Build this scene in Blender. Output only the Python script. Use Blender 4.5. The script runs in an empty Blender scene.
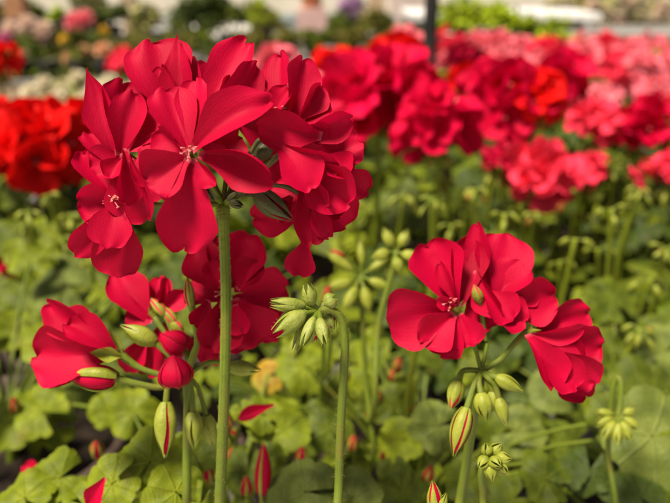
import bpy, math, random
from mathutils import Vector, Matrix, noise
R = math.radians
sc = bpy.context.scene
col = sc.collection
rng = random.Random(11)

# ------------------------------------------------------------------ camera
CAM = Vector((0, 0, 1.05)); PITCH = R(22); FP = 718.0
FW = Vector((0, math.cos(PITCH), -math.sin(PITCH)))
UP = Vector((0, math.sin(PITCH), math.cos(PITCH)))
RT = Vector((1, 0, 0))
def at(u, v, d):
    """world point seen at photo pixel (u, v), d metres along the view axis"""
    return CAM + FW * d + RT * ((u - 335) / FP * d) + UP * (-(v - 251.5) / FP * d)
cd = bpy.data.cameras.new('camera'); cam = bpy.data.objects.new('camera', cd); col.objects.link(cam)
cam.location = CAM; cam.rotation_euler = (R(90) - PITCH, 0, 0)
cd.sensor_width = 36; cd.lens = FP / 670 * 36; cd.clip_start = 0.01; cd.clip_end = 200
cd.dof.use_dof = True; cd.dof.focus_distance = 0.252; cd.dof.aperture_fstop = 9.0
cd.dof.aperture_blades = 0
sc.camera = cam

# ------------------------------------------------------------------ light
w = bpy.data.worlds.new("World"); sc.world = w; w.use_nodes = True
nt = w.node_tree
sky = nt.nodes.new('ShaderNodeTexSky'); sky.sky_type = 'NISHITA'; sky.sun_disc = False
SUN_EL, SUN_AZ = 64, 235          # degrees; azimuth clockwise from +Y
sky.sun_elevation = R(SUN_EL); sky.sun_rotation = R(SUN_AZ)
sky.air_density = 1.0; sky.dust_density = 7.0; sky.ozone_density = 0.3
bg = nt.nodes['Background']; bg.inputs['Strength'].default_value = 0.043
nt.links.new(sky.outputs['Color'], bg.inputs['Color'])
sd = bpy.data.lights.new('sun', 'SUN'); sun = bpy.data.objects.new('sun', sd); col.objects.link(sun)
sd.energy = 5.0; sd.angle = R(14); sd.color = (1, .90, .74)
tosun = Vector((math.sin(R(SUN_AZ)) * math.cos(R(SUN_EL)), math.cos(R(SUN_AZ)) * math.cos(R(SUN_EL)), math.sin(R(SUN_EL))))
sun.rotation_euler = tosun.to_track_quat('Z', 'Y').to_euler(); sun.location = (0, 0, 5)
sc.view_settings.view_transform = 'Standard'; sc.view_settings.look = 'None'
sc.view_settings.exposure = 0.8; sc.view_settings.gamma = 1; sc.view_settings.use_curve_mapping = False

# ------------------------------------------------------------------ materials
MATS = {}
def new_mat(name):
    m = bpy.data.materials.new(name); m.use_nodes = True; m.node_tree.nodes.clear(); MATS[name] = m
    return m, m.node_tree
def N(t, kind, **kw):
    n = t.nodes.new(kind)
    for k, v in kw.items():
        if k in n.inputs: n.inputs[k].default_value = v
        else: setattr(n, k, v)
    return n
def mixc(t, a, b, f, mode='MIX'):
    m = t.nodes.new('ShaderNodeMix'); m.data_type = 'RGBA'; m.blend_type = mode
    for s, x in ((0, f), (6, a), (7, b)):
        if hasattr(x, 'is_linked') or hasattr(x, 'node'): t.links.new(x, m.inputs[s])
        else: m.inputs[s].default_value = x if s == 0 else (*x, 1)
    return m.outputs[2]
def mth(t, op, a, b=None, c=None):
    m = t.nodes.new('ShaderNodeMath'); m.operation = op
    for i, x in enumerate((a, b, c)):
        if x is None: continue
        if hasattr(x, 'node'): t.links.new(x, m.inputs[i])
        else: m.inputs[i].default_value = x
    return m.outputs[0]
def ramp(t, fac, stops):
    r = t.nodes.new('ShaderNodeValToRGB'); t.links.new(fac, r.inputs[0])
    e = r.color_ramp.elements
    while len(e) < len(stops): e.new(0.5)
    for x, (p, c) in zip(e, stops):
        x.position = p; x.color = (c, c, c, 1) if not isinstance(c, tuple) else (*c, 1)
    return r.outputs[0]
def finish(t, colr, rough, transl, bump=None, bstr=0.2, bdist=0.001, tcol=None, spec=0.4, sheen=0):
    p = N(t, 'ShaderNodeBsdfPrincipled'); p.inputs['Specular IOR Level'].default_value = spec
    if hasattr(rough, 'node'): t.links.new(rough, p.inputs['Roughness'])
    else: p.inputs['Roughness'].default_value = rough
    if sheen: p.inputs['Sheen Weight'].default_value = sheen; p.inputs['Sheen Roughness'].default_value = .5
    if hasattr(colr, 'node'): t.links.new(colr, p.inputs['Base Color'])
    else: p.inputs['Base Color'].default_value = (*colr, 1)
    if bump is not None:
        b = N(t, 'ShaderNodeBump', Strength=bstr, Distance=bdist); t.links.new(bump, b.inputs['Height'])
        t.links.new(b.outputs[0], p.inputs['Normal'])
    o = N(t, 'ShaderNodeOutputMaterial'); out = p.outputs[0]
    if transl:
        tr = N(t, 'ShaderNodeBsdfTranslucent')
        tc = tcol if tcol is not None else colr
        if hasattr(tc, 'node'): t.links.new(tc, tr.inputs['Color'])
        else: tr.inputs['Color'].default_value = (*tc, 1)
        mx = N(t, 'ShaderNodeMixShader'); mx.inputs[0].default_value = transl
        t.links.new(out, mx.inputs[1]); t.links.new(tr.outputs[0], mx.inputs[2]); out = mx.outputs[0]
    t.links.new(out, o.inputs['Surface'])

def petal_mat(name, c1, c2, transl=.22, base=(.55, .12, .15)):
    m, t = new_mat(name)
    uv = N(t, 'ShaderNodeUVMap'); sep = N(t, 'ShaderNodeSeparateXYZ'); t.links.new(uv.outputs[0], sep.inputs[0])
    x, y = sep.outputs[0], sep.outputs[1]
    oi = N(t, 'ShaderNodeObjectInfo')
    geo = N(t, 'ShaderNodeTexCoord')
    nz = N(t, 'ShaderNodeTexNoise', Scale=90.0, Detail=4.0); t.links.new(geo.outputs['Object'], nz.inputs['Vector'])
    f = mth(t, 'ADD', mth(t, 'MULTIPLY', nz.outputs[0], .75), mth(t, 'MULTIPLY', oi.outputs['Random'], .3))
    base_c = mixc(t, c1, c2, f)
    # fine fan of veins, wobbling
    wob = N(t, 'ShaderNodeTexNoise', Scale=14.0, Detail=2.0); t.links.new(uv.outputs[0], wob.inputs['Vector'])
    vx = mth(t, 'ADD', mth(t, 'MULTIPLY', x, 46.0), mth(t, 'MULTIPLY', wob.outputs[0], 7.0))
    vein = mth(t, 'POWER', mth(t, 'ABSOLUTE', mth(t, 'SINE', vx)), 3.0)
    vm = mth(t, 'MULTIPLY', mth(t, 'SUBTRACT', 1.0, vein), ramp(t, y, [(0.05, 1.0), (.8, .15)]))
    colr = mixc(t, base_c, tuple(k * .62 for k in c1), mth(t, 'MULTIPLY', vm, .26))
    colr = mixc(t, colr, base, ramp(t, y, [(0.0, .6), (.07, 0.0)]))
    bn = N(t, 'ShaderNodeTexNoise', Scale=500.0, Detail=3.0); t.links.new(geo.outputs['Object'], bn.inputs['Vector'])
    bmp = mth(t, 'ADD', mth(t, 'MULTIPLY', vein, .35), bn.outputs[0])
    finish(t, colr, .6, transl, bmp, .16, .0004, spec=.10)
    return m
petal_mat('petal_crimson', (.27, .0004, .015), (.56, .0008, .042))
petal_mat('petal_rose', (.46, .0008, .022), (.74, .0016, .060), transl=.34)
petal_mat('petal_scarlet', (.66, .003, .004), (.78, .009, .008))
petal_mat('petal_dark', (.24, .0004, .013), (.40, .0008, .027))  # deep red of dark buds; also shade put into petals beneath and behind others
petal_mat('petal_coral', (.76, .022, .065), (.84, .05, .10))
petal_mat('petal_pink', (.78, .13, .19), (.84, .25, .29))
petal_mat('petal_pale', (.70, .50, .42), (.78, .62, .50))
petal_mat('petal_cream', (.66, .58, .40), (.75, .68, .52))
petal_mat('petal_peach', (.74, .36, .20), (.78, .46, .28))
petal_mat('petal_yellow', (.70, .42, .03), (.75, .52, .05))
petal_mat('petal_magenta', (.45, .08, .20), (.55, .14, .28))
petal_mat('petal_violet', (.55, .32, .55), (.62, .42, .62))

def leaf_mat(name, c1, c2, c3, zone=.35, transl=.2, gray=0.0):
    m, t = new_mat(name)
    uv = N(t, 'ShaderNodeUVMap'); sep = N(t, 'ShaderNodeSeparateXYZ'); t.links.new(uv.outputs[0], sep.inputs[0])
    th, r = sep.outputs[0], sep.outputs[1]     # angle 0..1, radius 0..1
    geo = N(t, 'ShaderNodeNewGeometry'); tc = N(t, 'ShaderNodeTexCoord')
    nz = N(t, 'ShaderNodeTexNoise', Scale=60.0, Detail=5.0); t.links.new(tc.outputs['Object'], nz.inputs['Vector'])
    rnd = geo.outputs['Random Per Island']
    c = mixc(t, c1, c2, ramp(t, rnd, [(0.1, 0.0), (.9, 1.0)]))
    c = mixc(t, c, c3, mth(t, 'MULTIPLY', ramp(t, nz.outputs[0], [(.35, 0.0), (.7, 1.0)]), .6))
    # radial veins: seven main, with fine branches
    a = mth(t, 'ABSOLUTE', mth(t, 'SINE', mth(t, 'MULTIPLY', th, math.pi * 7)))
    main = ramp(t, mth(t, 'MULTIPLY', a, mth(t, 'ADD', r, .05)), [(0.0, 1.0), (.12, 0.0)])
    wv = mth(t, 'ABSOLUTE', mth(t, 'SINE', mth(t, 'ADD', mth(t, 'MULTIPLY', r, 26.0), mth(t, 'MULTIPLY', a, 6.0))))
    fine = ramp(t, wv, [(0.0, 1.0), (.3, 0.0)])
    vv = mth(t, 'MAXIMUM', main, mth(t, 'MULTIPLY', fine, .35))
    c = mixc(t, c, tuple(min(1, k * 1.7 + .03) for k in c2), mth(t, 'MULTIPLY', vv, .55))
    z = ramp(t, r, [(.30, 0.0), (.48, 1.0), (.62, 1.0), (.75, 0.0)])
    c = mixc(t, c, tuple(k * .55 for k in c1), mth(t, 'MULTIPLY', z, zone))
    b3 = N(t, 'ShaderNodeTexNoise', Scale=38.0, Detail=6.0); t.links.new(tc.outputs['Object'], b3.inputs['Vector'])
    c = mixc(t, c, (.16, .10, .03), mth(t, 'MULTIPLY', ramp(t, b3.outputs[0], [(.64, 0.0), (.74, 1.0)]), .4))
    b2 = N(t, 'ShaderNodeTexNoise', Scale=260.0, Detail=4.0); t.links.new(tc.outputs['Object'], b2.inputs['Vector'])
    h = mth(t, 'SUBTRACT', b2.outputs[0], mth(t, 'MULTIPLY', vv, .9))
    finish(t, c, .55, transl, h, .7, .0014, spec=.22)
def stem_mat(name, c1, c2, c3):
    m, t = new_mat(name); uv = N(t, 'ShaderNodeUVMap'); mp = N(t, 'ShaderNodeMapping'); mp.inputs['Scale'].default_value = (9, .8, 1)
    t.links.new(uv.outputs[0], mp.inputs[0]); n1 = N(t, 'ShaderNodeTexNoise', Scale=3.0, Detail=5.0); t.links.new(mp.outputs[0], n1.inputs['Vector'])
    tc = N(t, 'ShaderNodeTexCoord'); n2 = N(t, 'ShaderNodeTexNoise', Scale=70.0, Detail=4.0); t.links.new(tc.outputs['Object'], n2.inputs['Vector'])
    c = mixc(t, c1, c2, ramp(t, n1.outputs[0], [(.3, 0.0), (.7, 1.0)]))
    c = mixc(t, c, c3, mth(t, 'MULTIPLY', ramp(t, n2.outputs[0], [(.5, 0.0), (.75, 1.0)]), .7))
    n3 = N(t, 'ShaderNodeTexNoise', Scale=900.0, Detail=3.0); t.links.new(tc.outputs['Object'], n3.inputs['Vector'])
    finish(t, c, .5, .06, mth(t, 'ADD', n1.outputs[0], mth(t, 'MULTIPLY', n3.outputs[0], .5)), .45, .0008, spec=.3)
leaf_mat('leaf_bright', (.105, .15, .004), (.235, .27, .007), (.06, .095, .004))
leaf_mat('leaf_mid', (.034, .062, .003), (.145, .175, .006), (.026, .046, .003))
leaf_mat('leaf_gray', (.10, .135, .018), (.17, .20, .035), (.06, .09, .012), zone=.55, transl=.18)
leaf_mat('leaf_dark', (.035, .06, .006), (.065, .095, .009), (.03, .045, .006))
leaf_mat('leaf_lime', (.36, .47, .006), (.48, .58, .012), (.24, .36, .008), zone=0)
leaf_mat('leaf_olive', (.13, .125, .015), (.18, .165, .02), (.15, .09, .025), zone=0)
leaf_mat('leaf_autumn', (.40, .14, .012), (.36, .28, .015), (.17, .20, .015), zone=.5)
leaf_mat('leaf_cream', (.50, .46, .16), (.62, .56, .28), (.28, .30, .06), zone=0)

def plain_mat(name, c1, c2, scale=40.0, rough=.6, transl=0, bstr=.3, bdist=.001, spec=.35, metal=0, coord='Object'):
    m, t = new_mat(name)
    tc = N(t, 'ShaderNodeTexCoord')
    nz = N(t, 'ShaderNodeTexNoise', Scale=scale, Detail=6.0); t.links.new(tc.outputs[coord], nz.inputs['Vector'])
    c = mixc(t, c1, c2, ramp(t, nz.outputs[0], [(.35, 0.0), (.68, 1.0)]))
    n2 = N(t, 'ShaderNodeTexNoise', Scale=scale * 6, Detail=4.0); t.links.new(tc.outputs[coord], n2.inputs['Vector'])
    finish(t, c, rough, transl, n2.outputs[0], bstr, bdist, spec=spec)
    if metal:
        [n for n in t.nodes if n.type == 'BSDF_PRINCIPLED'][0].inputs['Metallic'].default_value = metal
    return m
stem_mat('stem_pale', (.16, .21, .010), (.25, .29, .02), (.22, .22, .02))
stem_mat('stem', (.075, .115, .007), (.15, .19, .014), (.17, .14, .02))
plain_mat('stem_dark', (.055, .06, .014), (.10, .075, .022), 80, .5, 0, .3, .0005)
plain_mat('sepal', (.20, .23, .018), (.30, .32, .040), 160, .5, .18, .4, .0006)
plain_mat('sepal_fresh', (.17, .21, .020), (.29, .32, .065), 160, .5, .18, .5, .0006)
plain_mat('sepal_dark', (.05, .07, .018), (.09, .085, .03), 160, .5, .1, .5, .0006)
plain_mat('pollen', (.62, .10, .12), (.74, .30, .28), 300, .5, .2)
plain_mat('anther', (.50, .06, .05), (.60, .20, .12), 300, .6)
plain_mat('pot_brown', (.055, .035, .028), (.09, .058, .045), 25, .55, 0, .2)
plain_mat('pot_black', (.016, .016, .017), (.03, .028, .027), 25, .5, 0, .2)
plain_mat('terracotta', (.38, .13, .06), (.46, .2, .1), 25, .75, 0, .3)
plain_mat('soil', (.018, .013, .010), (.045, .032, .022), 120, .95, 0, 1.0, .004, spec=.1)
plain_mat('bench_wood', (.13, .12, .105), (.20, .185, .165), 18, .8, 0, .4, .002)
plain_mat('metal', (.62, .62, .62), (.7, .7, .7), 30, .35, 0, .1, .0005, metal=.8)
plain_mat('black_paint', (.004, .004, .004), (.008, .008, .008), 30, .75, 0, .1, spec=.1)
plain_mat('concrete', (.44, .42, .38), (.56, .54, .50), 1.6, .9, 0, .5, .004)
plain_mat('white_plastic', (.74, .73, .72), (.82, .81, .80), 6, .5, .2, .1)
plain_mat('wall_paint', (.44, .41, .35), (.54, .50, .44), 3, .8, 0, .2)
plain_mat('teal_plastic', (.40, .48, .47), (.50, .57, .55), 6, .5, .1, .1)
plain_mat('blush_plaster', (.50, .40, .36), (.60, .48, .43), 6, .8, 0, .3)
plain_mat('wood_brown', (.30, .13, .06), (.40, .20, .10), 12, .7, 0, .4)
plain_mat('wood_tan', (.34, .24, .15), (.44, .33, .22), 12, .7, 0, .4)
plain_mat('dark_plastic', (.02, .02, .022), (.05, .046, .045), 9, .5, 0, .2)
plain_mat('pink_plastic', (.60, .38, .36), (.68, .46, .42), 9, .5, 0, .2)

# ------------------------------------------------------------------ mesh helpers
class MB:
    def __init__(s): s.v, s.f, s.uv, s.mi, s.mats = [], [], [], [], []
    def slot(s, mat):
        if mat not in s.mats: s.mats.append(mat)
        return s.mats.index(mat)
    def grid(s, P, UVs, mat, closed=False):
        """P rows of points"""
        k = s.slot(mat); o = len(s.v); nr, nc = len(P), len(P[0])
        for row, ur in zip(P, UVs):
            for p, u in zip(row, ur): s.v.append(tuple(p)); s.uv.append(u)
        for i in range(nr - 1):
            for j in range(nc if closed else nc - 1):
                j2 = (j + 1) % nc
                s.f.append((o + i * nc + j, o + i * nc + j2, o + (i + 1) * nc + j2, o + (i + 1) * nc + j)); s.mi.append(k)
    def tube(s, pts, rad, mat, n=8, sub=4, cap=True):
        pts = [Vector(p) for p in pts]
        if not hasattr(rad, '__len__'): rad = [rad] * len(pts)
        Q, RR = [], []
        m = len(pts)
        for i in range(m - 1):
            p0, p1, p2, p3 = pts[max(i - 1, 0)], pts[i], pts[i + 1], pts[min(i + 2, m - 1)]
            for k in range(sub):
                t = k / sub
                Q.append(0.5 * ((2 * p1) + (p2 - p0) * t + (2 * p0 - 5 * p1 + 4 * p2 - p3) * t * t + (3 * p1 - p0 - 3 * p2 + p3) * t ** 3))
                RR.append(rad[i] * (1 - t) + rad[i + 1] * t)
        Q.append(pts[-1]); RR.append(rad[-1])
        P, U = [], []
        ref = None
        for i, q in enumerate(Q):
            d = (Q[min(i + 1, len(Q) - 1)] - Q[max(i - 1, 0)])
            d = d.normalized() if d.length > 1e-9 else Vector((0, 0, 1))
            if ref is None:
                ref = d.orthogonal().normalized()
            else:
                ref = (ref - d * ref.dot(d))
                ref = ref.normalized() if ref.length > 1e-6 else d.orthogonal().normalized()
            b = d.cross(ref)
            P.append([q + (ref * math.cos(a) + b * math.sin(a)) * RR[i] for a in [2 * math.pi * j / n for j in range(n)]])
            U.append([(j / n, i / len(Q)) for j in range(n)])
        if cap:
            d = (Q[-1] - Q[-2]).normalized()
            P.append([Q[-1] + d * RR[-1] * .6 + (p - Q[-1]) * .55 for p in P[-1]]); U.append(U[-1])
            P.append([Q[-1] + d * RR[-1] * .8 + (p - Q[-1]) * .01 for p in P[-2]]); U.append(U[-1])
        s.grid(P, U, mat, True)
    def lathe(s, prof, mat, M=None, n=24, ribs=0, amp=0):
        P, U = [], []
        for i, (r, z) in enumerate(prof):
            row = []
            for j in range(n):
                a = 2 * math.pi * j / n
                rr = r * (1 + amp * math.cos(ribs * a)) if ribs else r
                p = Vector((rr * math.cos(a), rr * math.sin(a), z)); row.append(M @ p if M else p)
            P.append(row); U.append([(j / n, i / len(prof)) for j in range(n)])
        s.grid(P, U, mat, True)
    def box(s, c, size, mat, bev=0.0, M=None):
        k = s.slot(mat); o = len(s.v)
        hx, hy, hz = size[0] / 2, size[1] / 2, size[2] / 2
        for sx in (-1, 1):
            for sy in (-1, 1):
                for sz in (-1, 1):
                    p = Vector((c[0] + sx * hx, c[1] + sy * hy, c[2] + sz * hz)); s.v.append(tuple(M @ p if M else p)); s.uv.append((0, 0))
        for f in ((0, 1, 3, 2), (4, 6, 7, 5), (0, 4, 5, 1), (2, 3, 7, 6), (0, 2, 6, 4), (1, 5, 7, 3)):
            s.f.append(tuple(o + i for i in f)); s.mi.append(k)
    def add(s, other, M):
        """append another MB transformed"""
        o = len(s.v)
        s.v += [tuple(M @ Vector(p)) for p in other.v]; s.uv += other.uv
        remap = [s.slot(m) for m in other.mats]
        s.f += [tuple(o + i for i in f) for f in other.f]; s.mi += [remap[i] for i in other.mi]
    def mesh(s, name, smooth=True):
        me = bpy.data.meshes.new(name); me.from_pydata(s.v, [], s.f)
        for m in s.mats: me.materials.append(MATS[m])
        me.polygons.foreach_set('material_index', s.mi)
        me.polygons.foreach_set('use_smooth', [smooth] * len(s.f))
        ul = me.uv_layers.new(name='UVMap')
        ul.data.foreach_set('uv', [c for f in s.f for i in f for c in s.uv[i]])
        me.update(); return me
    def build(s, name, parent=None, smooth=True):
        o = bpy.data.objects.new(name, s.mesh(name, smooth)); col.objects.link(o)
        if parent is not None: o.parent = parent; o.matrix_parent_inverse = world_of(parent).inverted()
        return o
def world_of(o):
    return WM.get(o.name, Matrix.Identity(4))
WM = {}
def thing(name, label, cat, loc=(0, 0, 0), group=None):
    o = bpy.data.objects.new(name, None); col.objects.link(o); o.location = loc
    o.empty_display_size = .01
    o['label'] = label; o['category'] = cat
    if group: o['group'] = group
    WM[o.name] = Matrix.Translation(Vector(loc)); return o
def tag(o, label=None, cat=None, group=None, kind=None):
    if label: o['label'] = label
    if cat: o['category'] = cat
    if group: o['group'] = group
    if kind: o['kind'] = kind
    return o
def link_mesh(name, me, M, parent):
    """an object of mesh me at local matrix M under parent (M in the parent's space)"""
    o = bpy.data.objects.new(name, me); col.objects.link(o)
    if parent is not None: o.parent = parent
    o.matrix_basis = M
    return o

# ------------------------------------------------------------------ petals
def petal_grid(mb, B, T, W, mat, nrm, roll=0, cup=.25, bow=.08, ruf=.03, tm=.62, point=0.0, notch=.03, curl=0, claw=.20, twist=0, nu=16, nv=12, seed=0):
    r = random.Random(seed)
    a = T - B; L = a.length; a = a / L
    n = nrm - a * nrm.dot(a)
    n = n.normalized() if n.length > 1e-6 else a.orthogonal().normalized()
    s = a.cross(n)
    q = Matrix.Rotation(R(roll), 3, a); n = q @ n; s = q @ s
    ph = r.uniform(0, 6.3); ph2 = r.uniform(0, 6.3); k1 = r.uniform(2.2, 4.2); asym = r.uniform(-.12, .12); fold = r.uniform(-.05, .38); nick = [r.uniform(-1, 1) for _ in range(16)]
    P, U = [], []
    for i in range(nu + 1):
        tt = i / nu
        t = math.sin(tt * math.pi / 2) ** 1.15 if tt < 1 else 1.0
        if t < tm:
            x = t / tm; x = x * x * (3 - 2 * x) * .65 + x * .35
            wd = claw + (1 - claw) * x
        else:
            x = (t - tm) / (1 - tm); e = 2.3 - 1.2 * point
            wd = max(0, 1 - x ** e) ** (.5 + .45 * point)
        wd = max(wd, .012) * W / 2
        row, ur = [], []
        tw = R(twist) * t
        for j in range(nv + 1):
            v = -1 + 2 * j / nv
            edge = 1 + .025 * nick[(i * 3 + (8 if v > 0 else 0)) % 16] * t + .07 * math.sin(3.1 * t * 4 + ph + (2 if v > 0 else 0)) * t
            y = wd * v * edge + asym * W * .25 * math.sin(t * math.pi)
            ve = v * (.25 + .75 * min(1, wd / (W * .34)))
            x = L * t - notch * L * math.exp(-(ve / .3) ** 2) * t ** 8 + (.03 * math.sin(5 * ve + ph) + .014 * nick[j % 16] * min(1, wd / (W * .3))) * L * t ** 6 - .05 * L * v * v * t ** 4 * 0
            h = bow * L * 4 * t * (1 - t) + cup * wd * (v * v - .3) + 1.6 * ruf * W * (math.sin(k1 * ve + ph) * t ** 2 + .7 * math.sin(7.3 * ve + ph2) * t ** 4 + .35 * math.sin(9 * t + ph2) * abs(ve)) * (min(1, wd / (W * .25)) * .8 + .2)
            h += fold * (abs(y) - wd * .45) * math.sin(min(1, t * 1.15) * math.pi) ** .6
            h += curl * L * max(0, t - .6) ** 2 * 3
            h += -.035 * W * math.exp(-(ve / .14) ** 2) * (1 - t)
            yy = y * math.cos(tw) - h * math.sin(tw); hh = y * math.sin(tw) + h * math.cos(tw)
            row.append(B + a * x + s * yy + n * hh)
            ur.append((v * .5 * (wd / (W / 2) * .6 + .4) + .5, t))
        P.append(row); U.append(ur)
    mb.grid(P, U, mat)

# ------------------------------------------------------------------ bud builder (points from B along d)
def bud_mb(B, D, length, width, core, sep, slit=.12, open_=0.0, seed=0, nsep=5, spread=0.0):
    """B base point, D unit direction towards tip"""
    mb = MB(); r = random.Random(seed)
    M = Matrix.Translation(B) @ D.to_track_quat('Z', 'X').to_matrix().to_4x4() @ Matrix.Rotation(r.uniform(0, 6.3), 4, 'Z')
    prof = [(.001 * width, 0)] + [(width / 2 * .93 * math.sin(math.pi * min(1, (.08 + .92 * k / 10)) ** .85) ** .8 + .0001, length * (k / 10) * (1 + open_)) for k in range(1, 10)] + [(width * .01, length * (1 + open_))]
    if core: mb.lathe(prof, core, M, 20, 5, .05)
    for k in range(nsep):
        a = 2 * math.pi * k / nsep + r.uniform(-.16, .16); wv = r.uniform(0, 6.3); sl = slit * r.uniform(.4, 1.3) if slit < .6 else slit
        P, U = [], []
        for i in range(11):
            t = i / 10
            rad = width / 2 * (math.sin(math.pi * min(1, .08 + .9 * t) ** .85) ** .75) * (1.05 if core else 1.0) + spread * width * t * t
            half = (2 * math.pi / nsep / 2) * (1.12 - sl) * (1 + .10 * math.sin(7 * t + wv)) * (1 - t ** 5 * .9) * (1.15 - .25 * t)
            row, ur = [], []
            for j in range(7):
                v = -1 + j / 3
                aa = a + half * v
                rr = rad * (1 + .10 * (1 - abs(v)) - .03) + .00012 * (k % 2)
                row.append(M @ Vector((rr * math.cos(aa), rr * math.sin(aa), length * t * (1.06 if t == 1 else 1)))); ur.append((v * .5 + .5, t))
            P.append(row); U.append(ur)
        mb.grid(P, U, sep)
    return mb

class Head:
    """a flower stalk whose blossoms are placed one by one; coordinates are photo pixels plus a depth offset in the same unit"""
    def __init__(s, name, label, cat, D, base, group=None):
        s.D = D; s.t = thing(name, label, cat, base, group); s.base = Vector(base); s.n = 0
    def p(s, u, v, z=0): return at(u, v, s.D - z * s.D / FP)
    @property
    def k(s): return s.D / FP
    def stem(s, pts, rad, mat='stem', name='stem', n=12):
        mb = MB(); mb.tube([s.p(*q) if not isinstance(q, Vector) else q for q in pts], rad, mat, n=n, sub=6)
        return mb.build(name, s.t)
    def floret(s, c, hub, mat='petal_crimson', petals=(), centre=None, sep='sepal', pw=1.0, pmat='stem', mid=None, label=None):
        """c, hub: (u,v,z)."""
        s.n += 1
        mb = MB(); C, H = s.p(*c), s.p(*hub)
        mids = [s.p(*m) for m in mid] if mid else [(C + H) / 2 + Vector((0, 0, -.002))]
        mb.tube([H] + mids + [C], [.0009 * pw, *[.0008 * pw] * len(mids), .0014 * pw], pmat, n=8, sub=5)
        dirn = (C - mids[-1]).normalized()
        q = dirn.to_track_quat('Z', 'X').to_matrix()
        for k in range(5):      # calyx
            a = k * 2 * math.pi / 5 + s.n
            o = q @ Vector((math.cos(a), math.sin(a), 0))
            petal_grid(mb, C - dirn * .002, C + dirn * .0045 + o * .0045, .0034, sep, -o + dirn * .3, 0, .5, .1, 0, .4, 1, 0, nu=7, nv=4, claw=.5)
        fo = mb.build('floret', s.t)
        if label: fo['label'] = label
        for i, pt in enumerate(petals):
            (b, t, W), kw = pt[:3], (pt[3] if len(pt) > 3 else {})
            kw = dict(kw); m = kw.pop('mat', mat)
            B, T = s.p(*b), s.p(*t); ctr = (B + T) / 2
            nrm = (CAM - ctr).normalized()
            if 'n' in kw:
                nx, ny, nz = kw.pop('n'); nrm = (RT * nx + UP * ny - FW * nz).normalized()
            pm = MB(); petal_grid(pm, B, T, W * 1.1 * s.k, m, nrm, seed=s.n * 37 + i * 11, **kw)
            pm.build('petal', fo)
        if centre:
            cm = MB(); CC = s.p(*centre); r = random.Random(s.n)
            cdir = (CAM - CC).normalized()
            for k in range(10):
                e = CC + cdir * r.uniform(.002, .006) + RT * r.uniform(-.0026, .0026) + UP * r.uniform(-.0026, .0026)
                cm.tube([CC - cdir * .002, (CC + e) / 2 + UP * .0006, e], [.0003, .00025, .0002], 'pollen', n=5, sub=3)
                cm.tube([e - cdir * .0002 - RT * .0004 + UP * r.uniform(-.0005, .0005), e + RT * .0004], [.00028, .00022], 'anther' if k % 3 else 'pollen', n=6, sub=2)
            cm.build('flower_centre', fo)
        return fo
    def bud(s, hub, base, tip, wpx, core='petal_crimson', sep='sepal', slit=.1, mid=None, pw=1.0, open_=0, nsep=5, spread=0, seed=None, pmat='stem', label=None):
        s.n += 1
        B, T = s.p(*base), s.p(*tip)
        mb = MB()
        H = s.p(*hub); ms = [s.p(*m) for m in mid] if mid else []
        mb.tube([H] + ms + [B + (T - B) * .06], [.0009 * pw] * (len(ms) + 1) + [.0011 * pw], pmat, n=8, sub=5)
        bo = mb.build('bud', s.t)
        D = T - B
        bm = bud_mb(B, D.normalized(), D.length, wpx * s.k, core, sep, slit, open_, seed if seed is not None else s.n * 7, nsep, spread)
        # core and sepals each a sub-part
        bm.build('bud_case', bo)
        if label: bo['label'] = label
        return bo

# ================================================================== the flower heads in focus
# 1. the tall head in front --------------------------------------------------------------------
D1 = .262
crownA = Vector((-.075, .315, .70))
h = Head('geranium_flower', 'largest crimson geranium head, in sharp focus on a thick upright green stem', 'flower', D1, crownA)
mains = h.stem([crownA, (217, 560, -75), (220, 500, -50), (224, 400, -20), (226, 300, -5), (224, 235, 0), (223, 207, 0)], [.0023, .0022, .00215, .00205, .00195, .0019, .0025], n=16)
HUB = (223, 204, 0)
# floret facing the viewer
h.floret((190, 157, 38), HUB, mid=[(206, 178, 34)], centre=(189, 153, 60), petals=[
    ((190, 158, 58), (184, 252, 48), 50, dict(cup=.22, bow=.10, roll=-8, tm=.68)),
    ((188, 157, 60), (146, 184, 66), 44, dict(cup=.30, bow=.10, roll=10, tm=.6)),
    ((186, 154, 56), (138, 152, 40), 36, dict(cup=.2, roll=35)),
    ((198, 154, 58), (273, 181, 70), 40, dict(cup=.75, bow=-.14, roll=38, tm=.55, ruf=.015)),
    ((192, 151, 54), (269, 94, 62), 40, dict(cup=.35, bow=.14, roll=-30, tm=.55, curl=-.2)),
    ((189, 150, 50), (163, 88, 40), 42, dict(cup=.3, bow=.06, roll=12)),
    ((194, 150, 48), (196, 78, 30), 30, dict(cup=.4, roll=-25)),
    ((196, 160, 62), (216, 186, 68), 18, dict(cup=.8, roll=30)), ((182, 152, 58), (158, 128, 60), 26, dict(cup=.6, roll=-35)), ((204, 140, 44), (236, 122, 44), 24, dict(cup=.6, roll=35)),
])
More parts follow.
